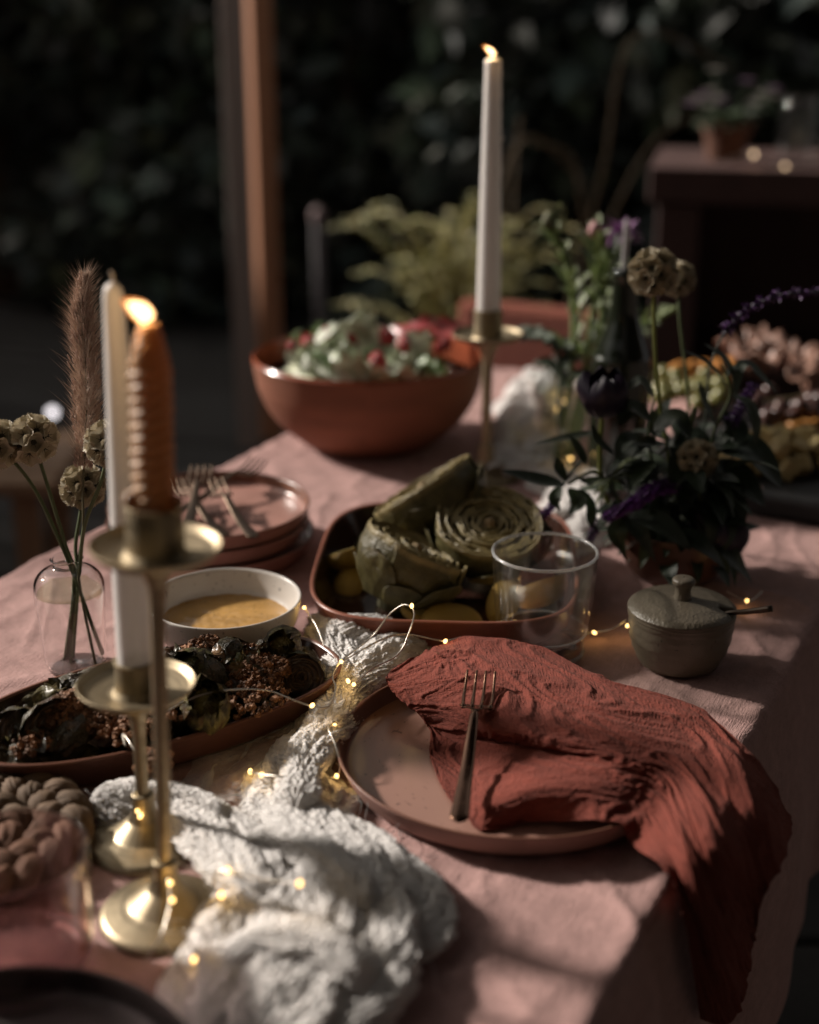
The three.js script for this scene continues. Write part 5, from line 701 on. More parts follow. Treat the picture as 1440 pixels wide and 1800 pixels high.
// ---- glass vase with tall green stems, bottle behind
{
  const b = at(985, 822), o = thing('glass_vase', 'clear glass vase of tall green stems behind the artichokes', 'vase', V(b.x, T + 0.001, b.z)), F = -b.z, g = (px, py, dz = 0) => atF(px, py, F + dz);
  part('vase_wall', lathe(soften([[0.0005, 0.001], [0.026, 0.001], [0.031, 0.006], [0.033, 0.06], [0.0295, 0.088], [0.031, 0.098]], 0.004), 64), mats.glass, o);
  part('vase_base', lathe(soften([[0.0005, 0.003], [0.024, 0.003], [0.027, 0.007], [0.0005, 0.009]], 0.001), 48), mats.glassSolid, o);
  const st = [['thick green budding stem leftmost in the clear vase', [[975, 815], [1000, 700], [1008, 560], [1000, 480], [965, 388]]], ['green stem with pale pink bud in the clear vase', [[985, 815], [1020, 690], [1040, 560], [1050, 480], [1046, 405]]], ['feathery green stem right of the pink bud in the clear vase', [[995, 815], [1025, 700], [1055, 580], [1065, 500], [1075, 450]]], ['short feathery green stem leaning left in the clear vase', [[990, 815], [985, 720], [985, 640], [965, 600], [915, 590]]], ['green stem leaning right behind the bottle in the clear vase', [[1000, 815], [1030, 720], [1060, 640], [1110, 590], [1190, 540]]]];
  st.forEach(([label, pts], i) => {
    const P = pts.map((q, k) => g(q[0], q[1], 0.004 * k)), q = thing('budding_stem', label, 'flower stem', P[0]), L = rel(q, P), c = new THREE.CatmullRomCurve3(L); part('stem', tube(L, [0.0045, 0.0028], 36, 8), i === 3 ? LM.mid : LM.bright, q);
    for (let k = 0; k < 34; k++) { const t = R(0.35, 0.97), p = c.getPoint(t), d = c.getTangent(t), a = R(0, 6.28), sd = V(Math.cos(a), 0.2, Math.sin(a)).addScaledVector(d, i === 3 ? 0.2 : 1.1).normalize(), ln = R(0.02, 0.055); part('leaf', leafAlong([p, p.clone().addScaledVector(sd, ln * 0.6), p.clone().addScaledVector(sd, ln).add(V(0, -0.006, 0))], i === 3 ? 0.017 : 0.0095, { nu: 8, nv: 3 }), i === 3 ? LM.mid : k % 6 ? LM.bright : LM.mid, q); }
    if (i < 2) part('bud', jitter(new THREE.SphereGeometry(0.0085, 14, 10).scale(1, 1.25, 1), 0.0012, 200), i ? M(0.42, 0.22, 0.22, { roughness: 0.7 }) : M(0.12, 0.12, 0.07, { roughness: 0.8 }), q, L[L.length - 1]);
  });
  const fl = thing('mauve_flower', 'mauve flower head blurred behind the dark bottle top', 'flower', g(1040, 815, 0.02)), hp = g(1092, 420, 0.08);
  part('stem', tube(rel(fl, [g(1040, 815, 0.02), g(1070, 650, 0.05), g(1090, 500, 0.08), hp]), [0.003, 0.002], 24, 7), LM.mid, fl);
  const pt = blade(0.036, 0.017, { bend: 0.7, fold: 0.3, nu: 8, nv: 4 }); for (let i = 0; i < 26; i++) { const a = i * 2.4, e = 0.2 + (i / 26) * 1.2, m = part('petal', pt, LM.mauve, fl, hp.clone().sub(fl.position)); look(m, V(Math.cos(a) * Math.cos(e), Math.sin(e) * 0.9, Math.sin(a) * Math.cos(e) + 0.2)); m.scale.setScalar(R(0.7, 1)); }
  const bb = at(1082, 845), bo = thing('glass_bottle', 'dark green glass bottle standing among the flowers', 'bottle', V(bb.x, T + 0.001, bb.z));
  part('bottle_glass', lathe(new THREE.SplineCurve([[0.0005, 0.002], [0.026, 0.001], [0.0305, 0.006], [0.031, 0.02], [0.031, 0.14], [0.0285, 0.158], [0.021, 0.183], [0.0155, 0.205], [0.0135, 0.235], [0.0135, 0.246]].map((q) => new THREE.Vector2(...q))).getPoints(70).map((q) => [Math.max(0.0005, q.x), Math.max(0.0006, q.y)]), 64), M(0.008, 0.011, 0.006, { roughness: 0.14, clearcoat: 0.6, clearcoatRoughness: 0.05 }), bo); bo.scale.set(1.16, 1.02, 1.16);
  part('bottle_lip', lathe(soften([[0.012, 0.243], [0.0152, 0.243], [0.0158, 0.252], [0.014, 0.2575], [0.0105, 0.2575], [0.0105, 0.243]], 0.0015), 48), M(0.008, 0.012, 0.006, { roughness: 0.06, clearcoat: 1 }), bo);
  const s0 = V(bb.x - 0.004, T + 0.2, bb.z), dT = atF(1103, 388, -bb.z), st2 = thing('drinking_straw', 'pale glass straw standing in the dark bottle', 'straw', s0);
  part('straw', tube([V(0, 0, 0), dT.clone().sub(s0)], 0.0038, 10, 14), M(0.6, 0.58, 0.58, { roughness: 0.15, transmission: 0.5, thickness: 0 }), st2);
}
// ------------------------------------------------------------------ cloths
function spline2(ctrl) { // control grid rows x cols of points -> (s, t) surface, Catmull-Rom
  const nr = ctrl.length, nc = ctrl[0].length, cr = (a, b, c, d, t) => 0.5 * (2 * b + (c - a) * t + (2 * a - 5 * b + 4 * c - d) * t * t + (3 * b - a - 3 * c + d) * t * t * t), g = (i, j) => ctrl[clamp(i, 0, nr - 1)][clamp(j, 0, nc - 1)];
  return (s, t) => { const x = s * (nc - 1), y = t * (nr - 1), j = Math.min(nc - 2, Math.floor(x)), i = Math.min(nr - 2, Math.floor(y)), a = x - j, b = y - i, o = []; for (const k of ['x', 'y', 'z']) { const r = []; for (let m = -1; m < 3; m++) r.push(cr(g(i + m, j - 1)[k], g(i + m, j)[k], g(i + m, j + 1)[k], g(i + m, j + 2)[k], a)); o.push(cr(...r, b)); } return V(...o); };
}
// cloth relaxation: positions settle under gravity and stretch limits, and buckle where the cloth is longer than its place
function settle(P, nu, nv, { slack = 1.05, steps = 60, iters = 8, floor, pin = () => 0, grav = 0.00012, bend = 0.15, seed = 1, noise = 0.0006, lim = 1e9 }) {
  const W = nv + 1, N = (nu + 1) * W, X = P, O = Float32Array.from(P), H = Float32Array.from(P), con = [];
  const add = (a, b, k, sl) => { const d = Math.hypot(X[a * 3] - X[b * 3], X[a * 3 + 1] - X[b * 3 + 1], X[a * 3 + 2] - X[b * 3 + 2]); con.push(a, b, d * sl, k); };
  const pins = new Float32Array(N); for (let i = 0; i <= nu; i++) for (let j = 0; j <= nv; j++) pins[i * W + j] = pin(i / nu, j / nv);
  for (let i = 0; i <= nu; i++) for (let j = 0; j <= nv; j++) { const a = i * W + j; if (i < nu) add(a, a + W, 1, slack); if (j < nv) add(a, a + 1, 1, slack); if (i < nu && j < nv) { add(a, a + W + 1, 0.4, slack); add(a + 1, a + W, 0.4, slack); } if (i < nu - 1) add(a, a + 2 * W, bend, slack * 0.995); if (j < nv - 1) add(a, a + 2, bend, slack * 0.995); if (i < nu - 3) add(a, a + 4 * W, bend * 0.5, slack * 0.985); if (j < nv - 3) add(a, a + 4, bend * 0.5, slack * 0.985); }
  const A = Int32Array.from({ length: con.length / 4 }, (_, i) => con[i * 4]), B = Int32Array.from({ length: con.length / 4 }, (_, i) => con[i * 4 + 1]), D = Float32Array.from({ length: con.length / 4 }, (_, i) => con[i * 4 + 2]), K = Float32Array.from({ length: con.length / 4 }, (_, i) => con[i * 4 + 3]);
  for (let i = 0; i < N; i++) { const k = noise; X[i * 3] += k * n3(X[i * 3] * 70, X[i * 3 + 2] * 70, seed); X[i * 3 + 1] += k * n3(X[i * 3] * 60, X[i * 3 + 2] * 60, seed + 5); X[i * 3 + 2] += k * n3(X[i * 3] * 70, X[i * 3 + 2] * 70, seed + 9); }
  for (let s = 0; s < steps; s++) {
    for (let i = 0; i < N; i++) { for (let c = 0; c < 3; c++) { const k = i * 3 + c, v = (X[k] - O[k]) * 0.9; O[k] = X[k]; X[k] += v - (c === 1 ? grav : 0); } }
    for (let q = 0; q < iters; q++) {
      for (let i = 0; i < A.length; i++) { const a = A[i] * 3, b = B[i] * 3, dx = X[b] - X[a], dy = X[b + 1] - X[a + 1], dz = X[b + 2] - X[a + 2], d = Math.sqrt(dx * dx + dy * dy + dz * dz) || 1e-6, f = 0.5 * K[i] * (d - D[i]) / d; X[a] += dx * f; X[a + 1] += dy * f; X[a + 2] += dz * f; X[b] -= dx * f; X[b + 1] -= dy * f; X[b + 2] -= dz * f; }
      for (let i = 0; i < N; i++) {
        const k = i * 3, p = pins[i]; if (p > 0) for (let c = 0; c < 3; c++) X[k + c] = lerp(X[k + c], H[k + c], p);
        const f = floor(X[k], X[k + 2], X[k + 1]); if (X[k + 1] < f) { X[k + 1] = f; X[k] = lerp(X[k], O[k], 0.35); X[k + 2] = lerp(X[k + 2], O[k + 2], 0.35); }
      }
    }
  }
  return X;
}
function meshOf(X, nu, nv, sc) { let k = 0; return grid(nu, nv, (u, v) => { const o = [X[k], X[k + 1], X[k + 2], u * sc[0], v * sc[1]]; k += 3; return o; }); }
// thickness: a second sheet under the first, joined at the rim, with a rolled hem
function thick(g, nu, nv, th) {
  const p = g.attributes.position, n = g.attributes.normal, uv = g.attributes.uv, W = nv + 1, N = p.count, P = new Float32Array(N * 6), U = new Float32Array(N * 4), idx = [];
  for (let i = 0; i < N; i++) { for (const [o, s] of [[0, 1], [N, -1]]) { P[(i + o) * 3] = p.getX(i) + s * n.getX(i) * th / 2; P[(i + o) * 3 + 1] = p.getY(i) + s * n.getY(i) * th / 2; P[(i + o) * 3 + 2] = p.getZ(i) + s * n.getZ(i) * th / 2; U[(i + o) * 2] = uv.getX(i); U[(i + o) * 2 + 1] = uv.getY(i); } }
  for (let i = 0; i < nu; i++) for (let j = 0; j < nv; j++) { const a = i * W + j, b = a + 1, c = a + W, d = c + 1; idx.push(a, b, c, b, d, c, a + N, c + N, b + N, b + N, c + N, d + N); }
  const rim = (a, b) => idx.push(a, a + N, b, b, a + N, b + N);
  for (let i = 0; i < nu; i++) { rim(i * W, (i + 1) * W); rim((i + 1) * W + nv, i * W + nv); } for (let j = 0; j < nv; j++) { rim(j + 1, j); rim(nu * W + j, nu * W + j + 1); }
  const r = new THREE.BufferGeometry(); r.setAttribute('position', new THREE.BufferAttribute(P, 3)); r.setAttribute('uv', new THREE.BufferAttribute(U, 2)); r.setIndex(idx); r.computeVertexNormals(); return r;
}
{ // the rust napkin over the plate, hanging off the table's edge
  const E = (px, py, out) => atEdge(px, py, out), N = (px, py, h) => at(px, py, h);
  const ctrl = [
    [N(690, 1180, 0.03), N(752, 1146, 0.036), N(842, 1122, 0.04), N(950, 1140, 0.042), N(1070, 1196, 0.042), N(1225, 1246, 0.036), E(1335, 1345, 0.02), E(1392, 1450, 0.045)],
    [N(680, 1200, 0.03), N(765, 1180, 0.041), N(860, 1170, 0.048), N(965, 1195, 0.047), N(1085, 1240, 0.045), N(1225, 1290, 0.036), E(1320, 1405, 0.03), E(1372, 1520, 0.055)],
    [N(702, 1228, 0.028), N(770, 1222, 0.036), N(868, 1215, 0.046), N(960, 1245, 0.046), N(1080, 1280, 0.044), N(1210, 1330, 0.036), E(1300, 1455, 0.03), E(1345, 1570, 0.05)],
    [N(735, 1252, 0.022), N(795, 1262, 0.026), N(885, 1278, 0.042), N(975, 1300, 0.045), N(1085, 1320, 0.044), N(1195, 1360, 0.036), E(1270, 1500, 0.03), E(1325, 1640, 0.04)],
    [N(757, 1285, 0.011), N(805, 1300, 0.012), N(890, 1306, 0.024), N(985, 1325, 0.034), N(1090, 1345, 0.041), N(1180, 1380, 0.034), E(1245, 1540, 0.025), E(1310, 1720, 0.035)],
    [N(756, 1330, 0.0085), N(800, 1345, 0.010), N(868, 1352, 0.022), N(970, 1352, 0.037), N(1080, 1370, 0.040), N(1160, 1410, 0.03), E(1222, 1560, 0.02), E(1290, 1790, 0.03)],
    [N(775, 1382, 0.0085), N(806, 1395, 0.010), N(856, 1408, 0.022), N(955, 1392, 0.034), N(1065, 1402, 0.034), N(1130, 1440, 0.024), E(1204, 1566, 0.012), E(1262, 1800, 0.022)],
    [N(798, 1418, 0.0085), N(822, 1440, 0.0085), N(850, 1462, 0.0085), N(950, 1446, 0.009), N(1060, 1444, 0.026), N(1105, 1482, 0.012), E(1188, 1562, 0.008), E(1232, 1790, 0.012)],
  ];
  const f = spline2(ctrl), nu = 62, nv = 48, P = new Float32Array((nu + 1) * (nv + 1) * 3);
  for (let i = 0, k = 0; i <= nu; i++) for (let j = 0; j <= nv; j++, k += 3) { const p = f(i / nu, j / nv); P[k] = p.x; P[k + 1] = p.y; P[k + 2] = p.z; }
  const sOf = (x, z) => UZ * x + UX * z;
  const floor = (x, z) => { const d = Math.hypot(x - PLATE.x, z - PLATE.z); if (sOf(x, z) > S_RIGHT - 0.002) return 0.1; let h = T + 0.0035; if (d < 0.139) h = d > 0.129 ? T + 0.0262 : T + 0.0102; return h; };
  settle(P, nu, nv, { slack: 1.0, steps: 30, iters: 10, floor, grav: 0.00004, bend: 0.05, noise: 0.001, pin: (u, v) => { const e = Math.min(v, 1 - v) < 0.01 || u < 0.01 ? 0.05 : 0; return Math.max(e, 0.012); } });
  const rows = []; for (let i = 0, k = 0; i <= nu; i++) { rows.push([]); for (let j = 0; j <= nv; j++, k += 3) rows[i].push(V(P[k], P[k + 1], P[k + 2])); }
  const f2 = spline2(rows), mu = 220, mv = 190, g0 = grid(mu, mv, (u, v) => { const p = f2(v, u); return [p.x, p.y, p.z, u * 0.55, v * 0.95]; });
  { const p = g0.attributes.position, n = g0.attributes.normal; let k = 0; for (let i = 0; i <= mu; i++) for (let j = 0; j <= mv; j++, k++) {
    const x = j / mv * 0.42, y = i / mu * 0.22, wx = x + 0.02 * n2(x * 14, y * 14), wy = y + 0.016 * n2(x * 13 + 5, y * 15), env = 0.45 + 0.55 * n2(x * 8 + 2, y * 10);
    const q = 1 - 0.6 * sstep(0.27, 0.36, x), soft = (t) => Math.pow(t, 2.2), rdg = soft(1 - Math.abs(n2(wx * 11 + wy * 8, wy * 26 - wx * 9)));
    const h = q * (0.0027 * rdg + 0.0019 * Math.max(0, env) * soft(1 - Math.abs(n2(wx * 26 - wy * 18 + 7, wy * 58 + wx * 16))) + 0.001 * n2(wx * 48, wy * 90) * env) + 0.00028 * n2(x * 230, y * 230) - 0.0004;
    p.setXYZ(k, p.getX(k) + n.getX(k) * h, p.getY(k) + n.getY(k) * h, p.getZ(k) + n.getZ(k) * h); } g0.computeVertexNormals();  }
  solo('cloth_napkin', thick(g0, mu, mv, 0.0011), mats.napkin, 'crumpled rust red linen napkin draped over the dinner plate and hanging off the table', 'napkin');
}
// ------------------------------------------------------------------ the white gauze runner
{
  const parts = [];
  // a gathered length of gauze: path of [px, py, width left, width right, height]
  function gather(path, { nu, nv, folds, amp, seed, lift = 0.0 }) {
    const c = new THREE.CatmullRomCurve3(path.map(([x, y]) => { const p = at(x, y, 0); p.y = 0; return p; }), false, 'centripetal'), val = (k, u) => { const x = u * (path.length - 1), i = Math.min(path.length - 2, Math.floor(x)), t = x - i, s = t * t * (3 - 2 * t); return lerp(path[i][k], path[i + 1][k], s); };
    const L = c.getLength();
    return grid(nu, nv, (u, v) => {
      // even spacing along control points, so widths fall where they are given
      const p = c.getPoint(u), d = c.getTangent(u); const sx = -d.z, sz = d.x, wl = val(2, u), wr = val(3, u), h = val(4, u), x = v * 2 - 1, len = u * L;
      const flow = n2(len * 5 + seed, x * 0.7) * 0.9 + n2(len * 15 + seed, x * 1.4) * 0.3;
      const ph = folds * x * 3.14159 + flow * 3.6 + seed, ed = 1 - Math.pow(Math.abs(x), 5);
      const over = Math.sin(ph + 0.6) * 0.009;
      let lat = (x > 0 ? x * wr : x * wl) * (1 + 0.2 * n2(len * 11 + seed * 3, x > 0 ? 2 : 7)) + over * ed + 0.006 * n2(len * 16 + seed * 3, x * 1.2 + 2);
      const W2 = (wl + wr) / 2, ax = x * W2 + flow * 0.012, big = Math.pow(0.5 + 0.5 * Math.cos(ph), 0.8), str = 0.6 + 0.5 * n2(len * 12 + 4, x * 2 + seed);
      const bil = (t) => Math.pow(Math.min(1, Math.abs(t) * 1.35), 0.75), rid = bil(n2(len * 20 + ax * 26 + seed, ax * 88)), rid2 = bil(n2(len * 60 + ax * 50 + seed, ax * 200 - len * 16)), fine = bil(n2(len * 130 + ax * 130, ax * 430 - len * 50 + seed)) - 0.4;
      const dome = Math.pow(Math.max(0, 1 - Math.pow(Math.abs(x), 3.2)), 0.6);
      let y = lift + dome * (h * (0.3 + 0.7 * big) * (0.8 + 0.35 * n2(len * 13 + seed, x * 1.5)) + amp * 0.2 * rid + 0.0027 * str * (rid2 - 0.3) + 0.0014 * fine) + 0.0022;
      y += (1 - dome) * 0.0018 * (1 + n2(len * 60, x * 9));
      lat += 0.0014 * n2(len * 30 + 3, ax * 90 + seed) * ed;
      const al = 0.003 * n2(len * 30 + 11, ax * 90 + seed);
      return [p.x + sx * lat + d.x * al, T + Math.max(0.002, y), p.z + sz * lat + d.z * al, len, x * 0.09];
    });
  }
  parts.push(gather([[455, 1850, 0.06, 0.055, 0.01], [480, 1740, 0.06, 0.07, 0.012], [500, 1650, 0.055, 0.065, 0.014], [525, 1570, 0.055, 0.06, 0.014], [540, 1500, 0.05, 0.046, 0.012], [525, 1430, 0.055, 0.036, 0.01], [520, 1370, 0.04, 0.034, 0.014], [560, 1310, 0.022, 0.022, 0.014], [592, 1235, 0.022, 0.022, 0.012], [612, 1180, 0.042, 0.036, 0.014], [655, 1148, 0.036, 0.045, 0.024], [715, 1150, 0.03, 0.04, 0.02], [780, 1152, 0.025, 0.03, 0.01]], { nu: 480, nv: 150, folds: 2.3, amp: 0.013, seed: 3.1 }));
  // long soft folds of the gathered cloth, crinkled along their length
  const foldTube = (path, seed, flat = 0.72) => {
    const pts = path.map(([x, y, r, h]) => at(x, y, (h ?? 0) + r * flat * 0.8)), cv = new THREE.CatmullRomCurve3(pts, false, 'centripetal'), L = cv.getLength(), nl = Math.round(L / 0.0009), nr = 132;
    const rad = (u) => { const x = u * (path.length - 1), i = Math.min(path.length - 2, Math.floor(x)), t = x - i, s = t * t * (3 - 2 * t); return lerp(path[i][2], path[i + 1][2], s); };
    const bil = (t) => Math.pow(Math.min(1, Math.abs(t) * 1.35), 0.8);
    return grid(nl, nr, (u, v) => {
      const p = cv.getPoint(u), d = cv.getTangent(u), sd = d.clone().cross(V(0, 1, 0)).normalize(), up = sd.clone().cross(d).normalize(), a = -v * 6.28318, l = u * L, r = rad(u), tw = a + l * 9 + 0.5 * n2(l * 9, seed), ca = Math.cos(tw), sa = Math.sin(tw), end = Math.pow(Math.min(1, Math.min(u, 1 - u) * L / (r * 1.1) + 0.05), 0.5);
      const big = 0.2 * n3(ca * 0.9, sa * 0.9, l * 16 + seed * 7), mid = bil(n3(ca * 2.6 + seed, sa * 2.6, l * 26)), sm = bil(n3(ca * 7 + seed, sa * 7, l * 62)), fi = bil(n3(ca * 17, sa * 17, l * 150 + seed)), cr = bil(n3(ca * 13 + 3, sa * 13, l * 330));
      let q = r * (0.86 + big + 0.16 * mid) + 0.0021 * (sm - 0.3) + 0.0011 * (fi - 0.4) + 0.0006 * (cr - 0.4); q *= end;
      p.addScaledVector(sd, Math.cos(a) * q * 1.12).addScaledVector(up, Math.sin(a) * q * flat); return [p.x, Math.max(p.y, T + 0.0022 + 0.0006 * fi), p.z, l, v * r * 6.28];
    }, true);
  };
  for (const [i, q] of [
    [[545, 1425, 0.012, 0.012], [620, 1470, 0.018, 0.014], [700, 1535, 0.021, 0.012], [752, 1600, 0.021, 0.004], [728, 1655, 0.02, 0.002], [655, 1668, 0.016, 0.004], [590, 1640, 0.012, 0.008]],
    [[500, 1388, 0.012, 0.012], [575, 1455, 0.019, 0.018], [640, 1530, 0.022, 0.022], [672, 1625, 0.024, 0.018], [672, 1720, 0.024, 0.01], [610, 1800, 0.022, 0.006], [560, 1850, 0.02, 0.004]],
    [[445, 1395, 0.012, 0.01], [520, 1460, 0.02, 0.02], [570, 1545, 0.023, 0.028], [590, 1640, 0.024, 0.026], [570, 1740, 0.024, 0.02], [500, 1840, 0.024, 0.01]],
    [[340, 1405, 0.011, 0.006], [415, 1455, 0.018, 0.014], [475, 1530, 0.022, 0.024], [505, 1620, 0.024, 0.03], [500, 1715, 0.024, 0.026], [430, 1820, 0.022, 0.01]],
    [[460, 1540, 0.013, 0.026], [415, 1590, 0.02, 0.02], [392, 1650, 0.024, 0.012], [405, 1730, 0.022, 0.01], [370, 1800, 0.018, 0.004], [340, 1840, 0.012, 0]],
    [[420, 1500, 0.008, 0.016], [470, 1475, 0.012, 0.02], [540, 1490, 0.013, 0.024], [610, 1545, 0.013, 0.024], [650, 1600, 0.009, 0.022]],
    [[385, 1700, 0.008, 0.012], [450, 1655, 0.013, 0.022], [530, 1650, 0.015, 0.026], [610, 1690, 0.015, 0.022], [680, 1760, 0.01, 0.008]],
    [[158, 1412, 0.0135, 0.004], [225, 1414, 0.015, 0.005], [300, 1428, 0.016, 0.006], [370, 1478, 0.018, 0.008], [430, 1540, 0.017, 0.014], [470, 1590, 0.012, 0.02]],
    [[165, 1396, 0.009, 0.012], [240, 1396, 0.011, 0.014], [320, 1405, 0.012, 0.014], [390, 1440, 0.011, 0.014]],
    [[520, 1425, 0.014, 0.014], [530, 1360, 0.014, 0.012], [562, 1300, 0.017, 0.01], [598, 1240, 0.017, 0.008], [602, 1180, 0.017, 0.012], [585, 1120, 0.02, 0.006], [560, 1090, 0.016, 0.002]],
    [[590, 1300, 0.011, 0.004], [612, 1240, 0.013, 0.006], [640, 1180, 0.018, 0.01], [690, 1140, 0.018, 0.01], [745, 1132, 0.014, 0.006]],
    [[560, 1150, 0.014, 0.004], [612, 1120, 0.02, 0.01], [665, 1110, 0.018, 0.008], [710, 1118, 0.012, 0.004]],
  ].entries()) parts.push(foldTube(i < 5 ? q.map(([x, y, r, h]) => [x, y, r * 0.78, h * 0.5]) : q, 3 + i * 5.7, i < 7 ? 0.56 : 0.72));
  const run = thing('gauze_runner', 'crumpled white gauze table runner winding between the dishes in the foreground', 'table runner', V(0, 0, 0));
  part('gathered_gauze', mergeGeometries(parts), mats.gauze, run);
  { // loose threads along its frayed rim
    const th = []; const spots = [[345, 1640], [360, 1720], [400, 1560], [470, 1390], [430, 1400], [690, 1480], [740, 1560], [742, 1630], [700, 1700], [650, 1790], [160, 1395], [200, 1440], [280, 1450], [540, 1290], [640, 1100], [590, 1110], [520, 1120], [610, 1390], [570, 1340]];
    for (const [x, y] of spots) for (let k = 0; k < 4; k++) { const p = at(x + R(-22, 22), y + R(-18, 18), R(0.004, 0.016)), a = R(0, 6.28), L = R(0.012, 0.034); th.push(tube([p, p.clone().add(V(Math.cos(a) * L * 0.5, R(0.001, 0.008), Math.sin(a) * L * 0.5)), V(p.x + Math.cos(a + 0.7) * L, T + 0.003 + R(0, 0.006), p.z + Math.sin(a + 0.7) * L)], 0.00028, 8, 4)); }
    part('loose_threads', mergeGeometries(th), mats.gauze, run).userData.kind = 'stuff';
  }
  // single sheer layers at its rim
  const sheer = [gather([[380, 1420, 0.05, 0.045, 0.006], [440, 1365, 0.05, 0.045, 0.009], [490, 1320, 0.05, 0.04, 0.01], [560, 1270, 0.04, 0.035, 0.01], [600, 1215, 0.03, 0.03, 0.006]], { nu: 200, nv: 80, folds: 2, amp: 0.006, seed: 31 })];
  part('sheer_layer', mergeGeometries(sheer), mats.sheer, run);
  const back = thing('gauze_runner', 'greyish white gauze runner continuing at the back beside the tall candlestick', 'table runner', V(0, 0, 0));
  part('gathered_gauze', mergeGeometries([gather([[900, 850, 0.05, 0.06, 0.02], [915, 800, 0.05, 0.06, 0.026], [930, 750, 0.05, 0.07, 0.034], [945, 705, 0.05, 0.07, 0.028], [975, 665, 0.05, 0.07, 0.016]], { nu: 200, nv: 90, folds: 1.6, amp: 0.018, seed: 41 }), gather([[960, 985, 0.03, 0.03, 0.01], [1000, 940, 0.04, 0.04, 0.02], [1010, 890, 0.04, 0.045, 0.02], [985, 840, 0.04, 0.05, 0.02]], { nu: 120, nv: 70, folds: 1.6, amp: 0.01, seed: 47 })]), mats.gauze, back);
}
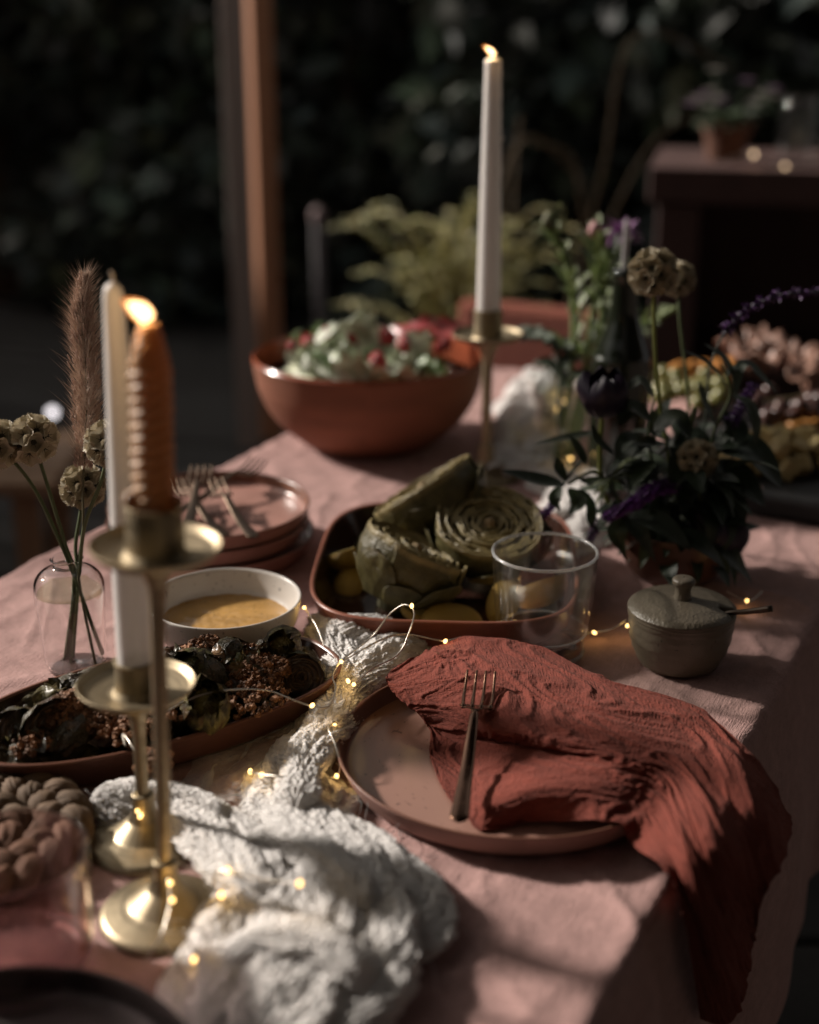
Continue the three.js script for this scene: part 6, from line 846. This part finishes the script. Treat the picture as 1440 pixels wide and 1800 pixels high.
// ------------------------------------------------------------------ fairy lights on the table
{
  const o = thing('fairy_light_string', 'thin silver wire of tiny warm fairy lights winding through the gauze runner', 'fairy lights', V(0, 0, 0));
  const wires = [
    [[255, 1690, 0.004], [285, 1640, 0.02], [300, 1580, 0.03], [296, 1545, 0.036], [310, 1515, 0.034], [350, 1535, 0.03], [395, 1530, 0.034], [450, 1545, 0.05], [525, 1553, 0.06]],
    [[285, 1655, 0.02], [325, 1700, 0.012], [343, 1698, 0.012], [335, 1660, 0.024], [322, 1640, 0.03], [345, 1632, 0.032], [370, 1650, 0.03], [352, 1690, 0.02], [310, 1706, 0.01]],
    [[385, 1575, 0.03], [360, 1590, 0.034], [340, 1620, 0.032]],
    [[243, 1432, 0.03], [240, 1400, 0.035], [240, 1330, 0.045], [228, 1305, 0.05], [216, 1290, 0.05], [220, 1310, 0.05]],
    [[590, 1268, 0.03], [578, 1281, 0.035], [590, 1310, 0.03], [598, 1345, 0.02], [592, 1364, 0.016], [560, 1370, 0.016], [500, 1365, 0.03], [455, 1361, 0.024], [440, 1356, 0.018]],
    [[280, 1258, 0.06], [350, 1222, 0.062], [405, 1213, 0.06], [470, 1214, 0.055], [520, 1232, 0.05], [548, 1241, 0.046], [575, 1243, 0.042], [590, 1210, 0.044], [585, 1190, 0.044], [600, 1163, 0.04], [655, 1118, 0.045], [690, 1075, 0.07], [715, 1063, 0.078], [728, 1075, 0.075], [720, 1110, 0.06], [700, 1150, 0.045], [655, 1175, 0.04], [622, 1203, 0.04]],
    [[535, 1068, 0.045], [556, 1100, 0.04], [570, 1135, 0.035]], [[600, 1163, 0.04], [700, 1115, 0.045], [783, 1127, 0.04], [810, 1120, 0.04]],
    [[905, 1095, 0.012], [960, 1118, 0.006], [1045, 1112, 0.008], [1078, 1105, 0.014], [1100, 1090, 0.02]], [[1278, 1040, 0.02], [1313, 1056, 0.012], [1340, 1040, 0.01]],
    [[980, 812, 0.03], [1000, 805, 0.03], [1012, 818, 0.02]], [[975, 730, 0.05], [980, 718, 0.055], [994, 704, 0.06], [1010, 720, 0.05]],
  ];
  for (const w of wires) { const p = w.map((q) => at(...q)), n = p.length * 7; part('wire', tube(p, 0.00068, n, 6), mats.wire, o); part('wire', tube(p.map((q, i) => q.clone().add(V(0.0006 * Math.sin(i * 2), 0.0007 * Math.cos(i * 2.7), 0.0006 * Math.cos(i)))), 0.00045, n, 5), mats.wire, o); }
  const bulbs = [[303, 1582, 0.036], [299, 1552, 0.037], [342, 1686, 0.016], [346, 1706, 0.01], [400, 1530, 0.036], [389, 1573, 0.032], [527, 1553, 0.062], [243, 1424, 0.032], [247, 1434, 0.03], [460, 1362, 0.026], [440, 1356, 0.016], [592, 1364, 0.018], [597, 1288, 0.02], [588, 1275, 0.03], [549, 1240, 0.047], [600, 1163, 0.042], [622, 1203, 0.042], [612, 1197, 0.035], [724, 1065, 0.079], [535, 1068, 0.047], [783, 1127, 0.042], [905, 1095, 0.012], [1045, 1112, 0.009], [1103, 1100, 0.016], [1313, 1056, 0.012], [1003, 806, 0.031], [980, 718, 0.056], [994, 705, 0.061], [885, 1080, 0.01], [960, 1120, 0.008]];
  const bg = new THREE.SphereGeometry(0.0017, 10, 8).scale(1, 1.35, 1);
  for (const q of bulbs) { const b = part('bulb', bg, mats.bulb, o, at(...q)); b.rotation.set(R(-1, 1), R(0, 3), R(-1, 1)); const l = new THREE.PointLight(C(1, 0.6, 0.2), 0.0003); l.shadow.radius = 0.1; l.castShadow = true; b.add(l); }
}
// ------------------------------------------------------------------ braided trivet at the left edge
{
  const c = at(-50, 1498), o = thing('woven_trivet', 'braided tan seagrass trivet at the left edge behind the rose tumbler', 'trivet', V(c.x, T + 0.002, c.z));
  const sm = [0, 1, 2].map((k) => M(0.165 - k * 0.03, 0.102 - k * 0.02, 0.057 - k * 0.014, { roughness: 0.8, map: texWood, bumpMap: texWood, bumpScale: 0.0025 }));
  for (const [r, h] of [[0.064, 0.012], [0.024, 0.012]]) {
    const n = Math.max(3, Math.round(r * 6.283 / 0.056)), nl = n * 30;
    for (let s = 0; s < 3; s++) part('braid_strand', grid(nl, 30, (u, v) => {
      const th = u * 6.28318, ph = th * n + s * 2.0944, P = (x) => { const p = x * n + s * 2.0944, rr = r + 0.0125 * Math.sin(p); return V(Math.cos(x) * rr, h + 0.0064 * Math.sin(2 * p), Math.sin(x) * rr); };
      const p = P(th), d = P(th + 0.004).sub(P(th - 0.004)).normalize(), sd = d.clone().cross(V(0, 1, 0)).normalize(), up = sd.clone().cross(d), a = -v * 6.28318, gv = 1 - 0.13 * Math.pow(Math.abs(Math.sin(a * 4 + th * n * 1.3 + 0.6 * Math.sin(th * n * 2.3))), 6) + 0.1 * n2(th * n * 1.6 + s * 9, Math.cos(a) * 2) + 0.03 * n2(th * 5, a * 9);
      p.addScaledVector(sd, Math.cos(a) * 0.0102 * gv).addScaledVector(up, Math.sin(a) * 0.0078 * gv); return [p.x, p.y, p.z, v * 0.9, th * n * 0.12];
    }, true), sm[s], o);
  }
}
renderer.render(scene, camera);
